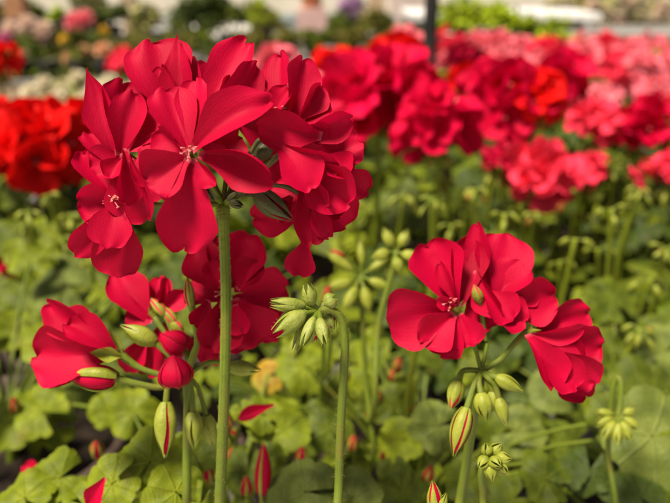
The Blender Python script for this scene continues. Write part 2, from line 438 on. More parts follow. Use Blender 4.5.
# floret at the left flank
h.floret((118, 203, 10), HUB, mid=[(175, 205, 14)], centre=(111, 200, 30), petals=[
    ((116, 201, 26), (77, 200, 38), 36, dict(cup=.45, bow=.08, roll=-15)),
    ((118, 200, 28), (107, 249, 40), 38, dict(cup=.25, bow=.10, roll=8)),
    ((117, 203, 24), (74, 256, 26), 30, dict(cup=.25, roll=-10, bow=.05)),
    ((122, 208, 20), (118, 278, 14), 46, dict(cup=.3, roll=12, bow=.05, mat='petal_crimson')),
    ((114, 198, 20), (82, 150, 18), 38, dict(cup=.4, roll=20)),
])
h.floret((128, 156, 10), HUB, mid=[(180, 190, 4)], petals=[
    ((126, 152, 38), (146, 222, 30), 48, dict(cup=.45, roll=35, bow=.12)),
    ((124, 148, 40), (126, 205, 48), 30, dict(cup=.4, roll=-40, bow=.1)),
    ((114, 156, 30), (93, 74, 24), 30, dict(cup=.55, bow=.10, roll=-18, point=.9, tm=.48, notch=-.02, curl=.3)),
    ((120, 156, 34), (133, 90, 44), 32, dict(cup=.35, bow=.08, roll=-10)),
    ((119, 154, 24), (123, 80, 14), 46, dict(cup=.3, roll=18)),
    ((124, 158, 26), (90, 168, 40), 34, dict(cup=.5, roll=25)),
    ((126, 150, 30), (160, 108, 34), 40, dict(cup=.3, roll=-22)),
    ((122, 158, 44), (108, 178, 52), 20, dict(cup=.7, roll=25)), ((130, 160, 42), (152, 186, 44), 26, dict(cup=.6, roll=-30)), ((112, 168, 30), (86, 132, 20), 30, dict(cup=.5, roll=30)),
])
# floret on top
h.floret((184, 124, -2), HUB, mid=[(206, 165, -6)], petals=[
    ((180, 126, 6), (150, 40, 2), 62, dict(cup=.22, bow=.12, roll=6, tm=.66)),
    ((186, 126, 12), (178, 38, 8), 34, dict(cup=.5, bow=.08, roll=-25, point=.95, tm=.5, notch=-.03)),
    ((190, 124, 4), (190, 58, -6), 34, dict(cup=.4, roll=-30)),
    ((196, 132, 10), (247, 39, 0), 38, dict(cup=.35, bow=.08, roll=-20, tm=.68)),
    ((198, 136, 20), (257, 62, 20), 36, dict(cup=.4, bow=.12, roll=22, tm=.6)),
    ((182, 122, -10), (214, 66, -34), 42, dict(cup=.2, roll=10)),
    ((206, 126, 14), (232, 76, 4), 28, dict(cup=.6, roll=35)), ((184, 120, 14), (160, 66, 12), 26, dict(cup=.6, roll=-30)), ((214, 132, 16), (246, 96, 10), 30, dict(cup=.5, roll=20)),
])
# florets at the right
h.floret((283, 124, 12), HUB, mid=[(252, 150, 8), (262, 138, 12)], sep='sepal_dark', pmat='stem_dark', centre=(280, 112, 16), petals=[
    ((284, 122, 14), (280, 52, 8), 30, dict(cup=.35, roll=-30, bow=.08, tm=.7)),
    ((290, 124, 20), (303, 57, 22), 34, dict(cup=.5, roll=25, bow=.08, tm=.66)),
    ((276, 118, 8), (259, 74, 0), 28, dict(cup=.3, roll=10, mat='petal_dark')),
    ((292, 124, 22), (331, 104, 18), 44, dict(cup=.35, roll=-30)),
    ((296, 138, 34), (351, 115, 36), 28, dict(cup=.45, roll=24, bow=.10, curl=.25)),
    ((298, 120, 28), (322, 86, 20), 26, dict(cup=.6, roll=28)), ((272, 120, 22), (288, 86, 28), 22, dict(cup=.7, roll=-30)), ((300, 132, 30), (330, 128, 40), 22, dict(cup=.7, roll=30)),
    ((322, 136, 38), (256, 124, 46), 38, dict(cup=.28, roll=-14, bow=.10, tm=.58)),
])
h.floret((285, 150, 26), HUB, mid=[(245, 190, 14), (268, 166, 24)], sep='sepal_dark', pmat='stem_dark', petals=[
    ((277, 143, 40), (312, 190, 52), 38, dict(cup=.30, roll=-18, bow=.12, tm=.68)),
    ((281, 145, 42), (339, 170, 44), 28, dict(cup=.45, roll=22, bow=.10)),
    ((300, 160, 32), (350, 206, 34), 46, dict(cup=.35, roll=8, bow=.10)),
    ((318, 158, 14), (362, 142, 12), 42, dict(cup=.3, roll=-12)),
    ((332, 168, 6), (369, 192, -2), 32, dict(cup=.3, roll=10)),
    ((322, 158, 34), (348, 176, 40), 30, dict(cup=.6, roll=-25)), ((312, 176, 36), (326, 208, 38), 26, dict(cup=.6, roll=30)), ((330, 158, 20), (356, 160, 26), 26, dict(cup=.5, roll=30)),
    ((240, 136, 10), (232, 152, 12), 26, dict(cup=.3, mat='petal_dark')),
])
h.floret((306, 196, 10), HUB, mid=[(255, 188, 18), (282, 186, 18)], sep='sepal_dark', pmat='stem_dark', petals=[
    ((318, 186, 8), (346, 228, 6), 46, dict(cup=.3, roll=-6, bow=.08)),
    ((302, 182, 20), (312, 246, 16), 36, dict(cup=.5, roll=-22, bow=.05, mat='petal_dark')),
    ((316, 196, 18), (329, 239, 16), 20, dict(cup=.4, roll=20)),
    ((306, 208, 2), (252, 218, -4), 40, dict(cup=.3, roll=-20, bow=.08)),
    ((322, 200, 22), (340, 218, 22), 24, dict(cup=.6, roll=-30)), ((292, 196, 12), (278, 222, 8), 26, dict(cup=.5, roll=25)),
    ((302, 200, -4), (272, 186, -12), 40, dict(cup=.3, roll=10)),
    ((306, 240, -14), (297, 276, -18), 30, dict(cup=.3, roll=8, tm=.66)),
])
# blossoms round the back of the ball
for (c, ps) in [((235, 120, -45), [(190, 90), (225, 62), (280, 80), (285, 140), (215, 160)]),
                ((160, 150, -45), [(120, 120), (150, 95), (200, 120), (140, 200), (190, 200)]),
                ((290, 150, -45), [(270, 100), (320, 110), (335, 160), (300, 205), (255, 190)])]:
    h.floret(c, HUB, mid=[((c[0] + 223) / 2, (c[1] + 204) / 2 - 8, -14)], petals=[
        ((c[0], c[1], c[2]), (a, b, c[2] - 22 + 9 * (i % 3)), 44, dict(cup=.25, roll=-12 + 9 * i)) for i, (a, b) in enumerate(ps)])
# unopened buds round the hub
for hub, b, tip, wd, mid in [(HUB, (256, 193, 10), (291, 219, 22), 22, [(240, 196, 6)]),
                             (HUB, (211, 200, 8), (203, 186, 16), 7, None), (HUB, (210, 205, 10), (203, 209, 18), 7, None),
                             (HUB, (230, 202, 12), (243, 206, 22), 9, None), (HUB, (217, 200, 12), (207, 176, 24), 6, None),
                             (HUB, (228, 201, 10), (238, 192, 20), 7, None), (HUB, (232, 196, -10), (243, 178, -12), 8, None),
                             (HUB, (257, 158, -4), (272, 138, -8), 18, [(240, 180, -2)])]:
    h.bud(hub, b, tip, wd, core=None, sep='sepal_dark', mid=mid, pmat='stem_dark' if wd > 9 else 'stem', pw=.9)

hb = MB(); r_ = random.Random(9); ms = mains.data; vs = ms.vertices
for q in range(3200):
    pg = ms.polygons[r_.randrange(len(ms.polygons))]; ww = [r_.random() + .01 for _ in pg.vertices]; co = sum((vs[k_].co * w_ for k_, w_ in zip(pg.vertices, ww)), Vector()) / sum(ww); dv = (pg.normal + Vector((r_.uniform(-.4, .4), r_.uniform(-.4, .4), r_.uniform(-.4, .4)))).normalized()
    hb.tube([co, co + dv * r_.uniform(.0003, .0007)], [.00004, .00002], 'sepal_fresh', n=3, sub=1, cap=False)
tag(hb.build('stem_hair', h.t), kind='stuff')

# 2. the lower head behind the thick stem --------------------------------------------------------
D2 = .300
crownA2 = Vector((-.10, .36, .69))
h = Head('geranium_flower', 'crimson geranium head low behind the thick stem, with round red buds at its left', 'flower', D2, crownA2)
h.stem([crownA2, (186, 520, -60), (187, 450, -25), (188, 400, 0), (187, 378, 4)], [.0022, .002, .0019, .0018, .0022])
HUB = (187, 375, 6)
h.floret((228, 296, 18), HUB, mid=[(196, 345, 20)], centre=(222, 296, 24), petals=[
    ((230, 294, 16), (249, 233, 10), 46, dict(cup=.25, roll=-12)),
    ((232, 298, 16), (288, 286, 4), 46, dict(cup=.25, roll=12)),
    ((232, 300, 20), (256, 347, 14), 54, dict(cup=.3, roll=-8, bow=.1)),
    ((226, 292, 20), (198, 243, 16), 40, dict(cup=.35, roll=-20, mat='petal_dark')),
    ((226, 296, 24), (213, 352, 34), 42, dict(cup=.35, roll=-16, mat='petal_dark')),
    ((222, 300, 8), (186, 290, 2), 34, dict(cup=.3, roll=24)),
    ((222, 308, 0), (208, 366, -4), 32, dict(cup=.3)),
    ((252, 300, -8), (277, 342, -12), 26, dict(cup=.3)),
    ((238, 290, 24), (262, 264, 22), 30, dict(cup=.6, roll=-28)), ((236, 304, 30), (244, 334, 36), 28, dict(cup=.6, roll=30)), ((208, 300, 30), (194, 326, 32), 26, dict(cup=.6, roll=-25)), ((220, 288, 28), (208, 262, 28), 26, dict(cup=.6, roll=28)),
    ((216, 290, 10), (228, 236, -4), 40, dict(cup=.3, roll=20)),
])
h.floret((155, 318, -18), HUB, mid=[(176, 350, -10)], petals=[
    ((150, 322, -16), (116, 272, -22), 38, dict(cup=.25, roll=10)),
    ((152, 320, -14), (125, 318, -18), 30, dict(cup=.3)),
    ((156, 318, -20), (166, 276, -26), 14, dict(cup=.5, roll=30)),
    ((148, 334, -22), (125, 372, -26), 24, dict(cup=.3)),
    ((160, 316, -20), (186, 292, -28), 20, dict(cup=.3)),
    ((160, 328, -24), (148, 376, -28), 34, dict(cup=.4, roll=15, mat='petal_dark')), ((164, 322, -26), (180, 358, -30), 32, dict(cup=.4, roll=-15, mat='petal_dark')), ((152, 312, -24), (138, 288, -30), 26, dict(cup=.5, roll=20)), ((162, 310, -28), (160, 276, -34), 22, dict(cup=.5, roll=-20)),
])
# the blossom seen from its side
h.floret((118, 352, 10), HUB, mid=[(168, 376, 8), (140, 368, 12)], sep='sepal', pw=1.5, label='blossom facing sideways, half closed', petals=[
    ((116, 352, 12), (46, 302, 18), 32, dict(cup=.5, roll=-28, bow=.10, point=.25, tm=.72)),
    ((114, 353, 16), (33, 357, 14), 54, dict(cup=.45, roll=-8, bow=.12, tm=.7)),
    ((116, 352, 22), (64, 324, 34), 30, dict(cup=.6, roll=22, bow=.14)),
    ((114, 354, 4), (38, 372, -2), 44, dict(cup=.3, roll=14)),
    ((114, 350, 0), (58, 318, -8), 40, dict(cup=.3, roll=-6)),
])
fo = h.floret((119, 352, 14), HUB, mid=[(168, 376, 8), (140, 368, 12)], pw=1.2, petals=[
    ((122, 356, 22), (90, 352, 32), 14, dict(mat='sepal', cup=.8, bow=.16, point=.9, tm=.45, notch=0, ruf=0)),
    ((122, 352, 16), (102, 326, 20), 9, dict(mat='sepal', cup=.8, bow=.1, point=.9, tm=.45, notch=0, ruf=0)),
], label='long green sepals under the sideways blossom')
h.bud(HUB, (118, 378, 20), (68, 376, 22), 26, mid=[(164, 387, 10), (138, 384, 16)], pw=1.5, nsep=3, slit=.75, label='elongated red bud with a long green sepal')
h.bud(HUB, (176, 387, 34), (173, 355, 40), 32, mid=[(184, 384, 20)], pw=1.2, nsep=5, slit=.9, sep='petal_dark', label='round dark red bud about to open')
h.bud(HUB, (186, 350, 10), (160, 334, 16), 25, mid=[(190, 364, 10)], slit=.9, sep='petal_dark', pw=1.2, label='dark red bud behind the round one')
h.bud(HUB, (156, 342, 10), (122, 326, 16), 18, core=None, mid=[(174, 360, 8)], pw=1.3, label='pale green bud')
h.bud(HUB, (166, 402, 20), (165, 455, 30), 20, mid=[(176, 378, 18), (168, 386, 20)], slit=.26, pw=1.3, label='drooping green bud with a red slit')
h.bud(HUB, (193, 412, 0), (194, 447, 4), 18, core=None, mid=[(191, 385, 4)], pw=1.2)
h.bud(HUB, (206, 415, -14), (213, 446, -20), 16, core=None, mid=[(198, 388, -6)], pw=1.1)
h.bud(HUB, (228, 367, 2), (260, 370, 2), 15, mid=[(205, 364, 6), (216, 362, 4)], core=None, slit=.05, pw=1.2)
h.bud(HUB, (192, 308, 22), (187, 277, 26), 9, mid=[(196, 350, 20), (196, 330, 22)], core='petal_crimson', slit=.5, pw=1.3, label='narrow spent green bud standing upright')
for (u, v, u2, v2) in [(150, 302, 168, 300), (160, 310, 172, 296), (166, 318, 182, 308)]:
    h.bud((180, 350, -12), (u + 16, v + 14, -16), (u, v - 4, -20), 11, core='petal_coral', slit=.5, pw=1.0)

# 3. the head at the right ----------------------------------------------------------------------
D3 = .292
crownB = Vector((.075, .40, .69))
h = Head('geranium_flower', 'crimson geranium head of three wide-open blossoms above a ring of drooping green buds', 'flower', D3, crownB)
h.stem([crownB, (452, 540, -60), (460, 500, -40), (470, 440, -12), (477, 398, 0), (481, 374, 0)], [.0022, .0021, .002, .0019, .0018, .0022])
HUB = (481, 371, 2)
h.floret((458, 312, 18), HUB, mid=[(474, 345, 8)], centre=(450, 304, 28), petals=[
    ((455, 308, 18), (425, 243, 10), 48, dict(cup=.40, roll=8, bow=.08, tm=.7)),
    ((460, 306, 16), (468, 238, 6), 36, dict(cup=.45, roll=20, bow=.05, mat='petal_dark')),
    ((454, 310, 22), (386, 319, 24), 56, dict(cup=.22, bow=.12, roll=-10, tm=.68)),
    ((454, 314, 28), (421, 343, 36), 36, dict(cup=.3, bow=.12, roll=-8, tm=.66)),
    ((457, 316, 20), (440, 357, 18), 40, dict(cup=.3, roll=14)),
    ((459, 314, 26), (472, 347, 34), 34, dict(cup=.30, roll=6, bow=.10)),
    ((456, 302, 26), (440, 262, 28), 14, dict(cup=.6, roll=-25, mat='petal_crimson')),
    ((456, 306, 30), (437, 298, 40), 14, dict(cup=.6, roll=-25)),
])
h.floret((492, 306, 2), HUB, mid=[(487, 345, 2)], petals=[
    ((488, 296, 2), (477, 222, 8), 24, dict(cup=.45, roll=-20, point=.3)),
    ((492, 302, 4), (506, 233, -2), 54, dict(cup=.35, bow=.12, roll=10, tm=.62)),
    ((496, 300, 10), (522, 262, 10), 40, dict(cup=.3, roll=-18)),
    ((484, 292, 16), (512, 322, 30), 34, dict(cup=.45, roll=-28, bow=.14)),
    ((476, 270, 14), (500, 316, 26), 28, dict(cup=.55, roll=35, bow=.1)),
    ((486, 308, 18), (527, 321, 22), 36, dict(cup=.3, roll=-24, bow=.08)),
    ((500, 306, 8), (556, 296, 12), 44, dict(cup=.35, roll=14, bow=.12)),
    ((500, 304, 4), (535, 284, 0), 36, dict(cup=.3, roll=-10)),
    ((470, 294, 4), (490, 330, 10), 38, dict(cup=.35, roll=8)),
])
h.bud((486, 340, 4), (480, 302, 18), (474, 285, 24), 10, core='petal_coral', slit=.4, label='small green and pink bud inside the open blossoms')
h.floret((527, 333, 10), HUB, mid=[(500, 360, 6), (514, 344, 10)], pw=1.5, label='blossom opening like a trumpet to the side', petals=[
    ((536, 332, 8), (590, 311, 2), 36, dict(cup=.35, roll=12, bow=.10, tm=.62)),
    ((532, 334, 30), (586, 326, 40), 19, dict(cup=.5, roll=34, bow=.14, tm=.5)),
    ((530, 334, 12), (578, 366, 8), 44, dict(cup=.4, roll=6, bow=-.06, tm=.55, mat='petal_dark')),
    ((526, 335, 30), (555, 389, 34), 34, dict(cup=.8, roll=-34, bow=.12, tm=.6)),
    ((548, 346, 8), (604, 343, 16), 44, dict(cup=.5, roll=18, bow=.06)),
    ((538, 346, 26), (577, 390, 36), 34, dict(cup=.55, roll=-12, bow=.10, tm=.66)),
    ((556, 352, 14), (597, 384, 20), 38, dict(cup=.4, roll=10, bow=.10)),
    ((550, 354, 2), (588, 398, 4), 34, dict(cup=.3)),
])
for b, tip, wd, kw in [((459, 381, 10), (451, 408, 16), 15, dict(mid=[(470, 370, 6), (462, 372, 8)], core='petal_coral', slit=.15, label='blushing orange and green bud')),
                       ((467, 408, 22), (454, 454, 30), 19, dict(mid=[(474, 385, 14)], slit=.55, label='drooping bud split open to show red')),
                       ((481, 393, 18), (486, 420, 24), 17, dict(core=None, mid=[(479, 382, 12)])),
                       ((493, 391, 8), (492, 412, 10), 12, dict(core=None, mid=[(488, 380, 8)])),
                       ((498, 398, 12), (506, 425, 14), 13, dict(core=None, mid=[(488, 378, 12), (495, 386, 12)])),
                       ((496, 377, 16), (522, 391, 22), 14, dict(core=None, mid=[(488, 374, 10)])),
                       ((476, 392, -8), (474, 416, -12), 13, dict(core=None, mid=[(478, 382, -6)]))]:
    h.bud(HUB, b, tip, wd, pw=1.3, sep='sepal', **kw)

# 4. the nodding cluster of green buds ----------------------------------------------------------
D4 = .262
crownB2 = Vector((.015, .345, .70))
h = Head('geranium_bud_cluster', 'nodding star of hairy green unopened buds on a hooked thin stem, in sharp focus', 'bud cluster', D4, crownB2)
nod = h.stem([crownB2, (338, 560, -70), (339, 480, -40), (341, 420, -20), (344, 370, -6), (345, 340, 0), (341, 318, 4), (330, 310, 8), (319, 311, 10)],
       [.0019, .0018, .0017, .00165, .0016, .00155, .0015, .0014, .0016], n=14)
HUB = (319, 311, 10)
for b, tip, wd, kw in [((304, 306, 16), (272, 303, 24), 13, {}), ((304, 313, 22), (276, 333, 32), 17, {}), ((312, 305, 14), (307, 285, 16), 13, {}),
                       ((314, 318, 24), (303, 345, 34), 11, {}), ((320, 319, 26), (325, 343, 36), 12, {}), ((324, 304, 8), (336, 298, 6), 15, {}),
                       ((308, 316, 12), (295, 349, 12), 10, {}), ((326, 314, 2), (333, 328, -4), 12, dict(core='petal_crimson', slit=.4)),
                       ((313, 320, 6), (314, 341, 4), 13, dict(core='petal_crimson', slit=.35)), ((311, 308, 0), (287, 318, -10), 13, {})]:
    kw = dict(dict(core=None, slit=.12), **kw)
    h.bud(HUB, b, tip, wd, pw=1.0, sep='sepal_fresh', spread=.24, **kw)
# fine hairs on the hooked stem and its buds
hb = MB(); r_ = random.Random(5)
for o_, cnt in [(nod, 420)] + [(c_, 26) for b_ in h.t.children for c_ in b_.children]:
    ms = o_.data; vs = ms.vertices
    for q in range(cnt):
        pg = ms.polygons[r_.randrange(len(ms.polygons))]; ww = [r_.random() + .01 for _ in pg.vertices]; co = sum((vs[k_].co * w_ for k_, w_ in zip(pg.vertices, ww)), Vector()) / sum(ww); dv = (pg.normal + Vector((r_.uniform(-.4, .4), r_.uniform(-.4, .4), r_.uniform(-.4, .4)))).normalized()
        hb.tube([co, co + dv * r_.uniform(.0006, .0013)], [.00005, .00002], 'sepal_fresh', n=3, sub=1, cap=False)
tag(hb.build('stem_hair', h.t), kind='stuff')

# 5. small bud stalks low in the view -----------------------------------------------------------
def small_cluster(name, label, D, base, stempts, hub, buds, rad=.0014, group=None):
    h = Head(name, label, 'bud cluster', D, base, group)
    h.stem([base] + stempts + [hub], [rad * 1.2] + [rad] * len(stempts) + [rad * 1.1])
    for b, tip, wd, kw in buds:
        kw = dict(dict(core=None, slit=.1, sep='sepal'), **kw); h.bud(hub, b, tip, wd, **kw)
    return h
small_cluster('geranium_bud_cluster', 'tight lime green bud cluster beside the lower stem of the right head', .276, Vector((.06, .36, .70)),
              [(478, 540, -50), (483, 500, -20), (481, 474, -4), (487, 462, 0)], (492, 458, 2),
              [((492, 455, 4), (501, 444, 10), 13, {}), ((496, 458, 10), (511, 459, 16), 13, {}), ((495, 463, 12), (508, 474, 18), 13, {}), ((490, 463, 14), (492, 481, 20), 13, {}),
               ((487, 458, 12), (479, 468, 22), 12, {}), ((488, 455, 8), (486, 443, 12), 12, {}), ((492, 460, 14), (500, 466, 28), 13, {})])
small_cluster('geranium_bud', 'upright green bud tipped with a red petal, lowest of all at the front', .262, Vector((.03, .31, .71)),
              [(436, 570, -30), (436, 530, -8)], (436, 520, 0), [((436, 514, 0), (433, 482, 4), 15, dict(core='petal_crimson', slit=.45)), ((438, 514, 0), (446, 494, 8), 11, {})], .0016)
small_cluster('geranium_bud_cluster', 'spiky pale green bud cluster hanging from a hooked stem over the big pale leaf', .372, Vector((.15, .47, .69)),
              [(606, 520, -30), (608, 450, -14), (612, 395, -2), (617, 378, 2), (621, 384, 6), (620, 405, 8)], (618, 416, 10),
              [((612, 418, 12), (597, 424, 16), 9, dict(spread=.2)), ((614, 422, 16), (603, 438, 22), 9, dict(spread=.2)), ((618, 424, 18), (617, 444, 24), 9, dict(spread=.2)),
               ((622, 422, 18), (630, 440, 24), 9, dict(spread=.2)), ((624, 418, 14), (638, 428, 18), 9, dict(spread=.2)), ((612, 414, 12), (596, 412, 12), 8, dict(spread=.2)),
               ((624, 414, 10), (634, 410, 8), 8, dict(spread=.2))], .0014)
small_cluster('geranium_bud_cluster', 'fan of yellow green buds with one red tip, standing behind the hairy nodding buds', .44, Vector((.005, .50, .70)),
              [(372, 460, -30), (366, 380, -12), (362, 310, -2)], (360, 276, 0),
              [((352, 270, 8), (326, 252, 10), 10, dict(mid=[(356, 270, 4)])), ((350, 282, 8), (326, 288, 12), 11, {}), ((356, 288, 10), (342, 312, 16), 11, {}), ((364, 288, 10), (370, 312, 14), 11, {}),
               ((370, 280, 8), (392, 290, 10), 10, {}), ((370, 270, 4), (388, 258, 4), 8, {}), ((362, 264, 2), (360, 240, 0), 8, {}), ((344, 258, 6), (331, 250, 10), 9, dict(core='petal_crimson', slit=.7, mid=[(352, 262, 4)]))], .0017)
small_cluster('geranium_bud_cluster', 'open star of pale buds on a slanting stem, just left of the right crimson head', .42, Vector((.02, .52, .70)),
              [(372, 420, -20), (378, 330, -6), (390, 280, 0)], (396, 252, 2),
              [((388, 252, 6), (372, 258, 8), 12, {}), ((392, 246, 4), (384, 228, 4), 11, {}), ((400, 246, 4), (408, 230, 4), 11, {}), ((402, 254, 6), (420, 258, 10), 11, {}), ((396, 258, 8), (400, 274, 12), 12, {})], .0018)

# loose petals and half-hidden red tips near the leaves
def loose(name, label, D, B, T, W, z=.0, **kw):
    k = D / FP; mb = MB(); b, t = at(*B, D), at(*T, D)
    n = (UP + -FW * .5).normalized()
    petal_grid(mb, b, t, W * k, kw.pop('mat', 'petal_crimson'), (CAM - b).normalized(), seed=int(B[0]), **kw)
    return tag(mb.build(name), label, 'petal')
loose('loose_petal', 'narrow folded red petal with a pale tip lying on leaves right of the thick stem', .36, (274, 405), (238, 420), 15, cup=.7, point=.4, roll=20)
small_cluster('geranium_bud', 'slim upright red bud with a pale tip beside the thick stem near the lower edge', .355, Vector((-.045, .40, .71)),
              [(262, 560, -20), (262, 520, -4)], (262, 500, 0), [((262, 498, 0), (264, 443, 2), 17, dict(core='petal_crimson', slit=.95, nsep=3))], .0012)
loose('loose_petal', 'red petal poking out between bright leaves at the bottom left', .305, (105, 478), (90, 505), 20, cup=.5, roll=10)
loose('loose_petal', 'small pointed red petal in front of the pot rim', .40, (44, 477), (22, 466), 20, cup=.4, point=.3)

# ================================================================== leaves
def leaf_mb(rad, mat, seed, nr=6, na=44, dome=.12, ruffle=.10, fold=0.0):
    r = random.Random(seed); mb = MB()
    ph = r.uniform(0, 6.3); lob = r.choice((5, 7, 7)); teeth = lob * 3
    sin_w = R(r.uniform(8, 24)); P, U = [], []
    wob = [r.uniform(-.09, .09) for _ in range(6)]
    for i in range(nr + 1):
        q = .03 + .97 * i / nr
        row, ur = [], []
        for j in range(na + 1):
            f = j / na; th = -math.pi + sin_w + f * (2 * math.pi - 2 * sin_w)
            lobe = abs(math.cos(lob * (th) / 2)) ** .55
            tooth = abs(math.cos(teeth * th / 2)) ** .8
            rim = .84 + .12 * lobe + .035 * tooth + sum(wob[k] * math.cos((k + 1) * th + ph * k) * .5 for k in range(6))
            rim *= 1 - .16 * math.exp(-((math.pi - abs(th)) / .5) ** 2)
            rr = rad * q * (1 + (rim - 1) * q ** 1.5)
            x, y = rr * math.cos(th), rr * math.sin(th)
            z = rad * (-dome * q * q * 1.6 + dome * .8 * q + ruffle * q ** 2.2 * math.sin(lob * .5 * th * 2 / 2 + ph) + .05 * q * (1 - lobe) * 1.2 + .03 * q ** 3 * math.sin(teeth * .5 * th + ph))
            z += fold * abs(y) * .8
            row.append(Vector((x, y, z))); ur.append((th / (2 * math.pi) + .5, q))
        P.append(row); U.append(ur)
    mb.grid(P, U, mat)
    return mb
LEAVES = {}
def leaf_at(mb, pos, nrm, az, rad, mat, seed, crown=None, hi=False, fold=0.0, stem='stem'):
    """leaf with its petiole; pos = where the petiole meets the blade"""
    q = nrm.to_track_quat('Z', 'X').to_matrix().to_4x4() @ Matrix.Rotation(az, 4, 'Z')
    M = Matrix.Translation(pos) @ q
    if hi: L = leaf_mb(rad, mat, seed, 9, 72, dome=.10 + .05 * (seed % 3), ruffle=.10 + .05 * (seed % 4), fold=fold)
    else:
        key = (mat, seed % 9)
        if key not in LEAVES: LEAVES[key] = leaf_mb(1.0, mat, seed % 9 + 60, 5, 30, dome=.10 + .03 * (seed % 3), ruffle=.08 + .04 * (seed % 4))
        L = LEAVES[key]; M = M @ Matrix.Scale(rad, 4)
    mb.add(L, M)
    if crown is not None:
        mid = (pos + crown) / 2 + Vector((0, 0, .25 * (pos - crown).length * .5)) - nrm * rad * .3
        mb.tube([crown, mid, pos - nrm * rad * .02], [.0017, .0013, .0011], stem, n=6, sub=4, cap=False)

def foliage_mb(seed, n, mats, spread, z0, z1, rmin=.010, rmax=.025):
    """leaves of one plant round its crown at the origin"""
    r = random.Random(seed); mb = MB()
    for i in range(n):
        a = i * 2.39996 + r.uniform(-.4, .4); q = math.sqrt((i + .5) / n)
        rr = spread * q * r.uniform(.75, 1.1)
        z = z1 - (z1 - z0) * q ** 1.5 * r.uniform(.5, 1.1) - r.uniform(0, .03)
        pos = Vector((rr * math.cos(a), rr * math.sin(a), z))
        nrm = Vector((math.cos(a) * (.25 + .7 * q) + r.uniform(-.6, .6), math.sin(a) * (.25 + .7 * q) + r.uniform(-.6, .6), 1)).normalized()
        leaf_at(mb, pos, nrm, a + r.uniform(-.7, .7), r.uniform(rmin, rmax), r.choice(mats), r.randrange(1000), Vector((rr * .15 * math.cos(a), rr * .15 * math.sin(a), -.01)))
    for k in range(4):
        a = k * 1.7 + seed
        mb.tube([(0, 0, -.03), (.012 * math.cos(a), .012 * math.sin(a), .02), (.035 * math.cos(a), .035 * math.sin(a), .07)], [.0045, .004, .003], 'stem', n=8, sub=3)
    return mb

def pot_meshes(r_top, h, mat):
    p = MB(); rb = r_top * .74
    p.lathe([(rb * .02, .002), (rb, .002), (rb, .006), (r_top * .93, h * .82), (r_top * 1.0, h * .83), (r_top * 1.02, h * .985), (r_top * 1.0, h), (r_top * .945, h), (r_top * .93, h * .9), (r_top * .9, h * .8)], mat, n=40)
    s = MB(); P, U = [], []
    for i in range(7):
        q = .02 + .98 * i / 6
        P.append([Vector((r_top * .925 * q * math.cos(a), r_top * .925 * q * math.sin(a), h * .86 + .006 * noise.noise(Vector((q * 3 * math.cos(a), q * 3 * math.sin(a), r_top * 50))))) for a in [2 * math.pi * j / 30 for j in range(30)]])
        U.append([(0, 0)] * 30)
    s.grid(P, U, 'soil', True)
    return p, s

BENCH = .55
POTS = {k: [m.mesh(n) for m, n in zip(pot_meshes(.062, .115, k), ('pot', 'soil'))] for k in ('pot_brown', 'pot_black', 'terracotta')}
FOL = {}
def fol(key, *a, **k):
    if key not in FOL: FOL[key] = foliage_mb(*a, **k).mesh('foliage')
    return FOL[key]
def potted(x, y, label, group=None, pot='pot_brown', f=None, scale=1.0, rot=0.0, zb=BENCH, name='geranium_plant', cat='potted plant', foliage=True):
    t = thing(name, label, cat, (x, y, zb), group)
    link_mesh('pot', POTS[pot][0], Matrix.Scale(scale, 4), t); link_mesh('soil', POTS[pot][1], Matrix.Scale(scale, 4), t)
    if f: link_mesh('foliage', f, Matrix.Translation((0, 0, .125 * scale)) @ Matrix.Rotation(rot, 4, 'Z') @ Matrix.Scale(scale, 4), t)
    return t

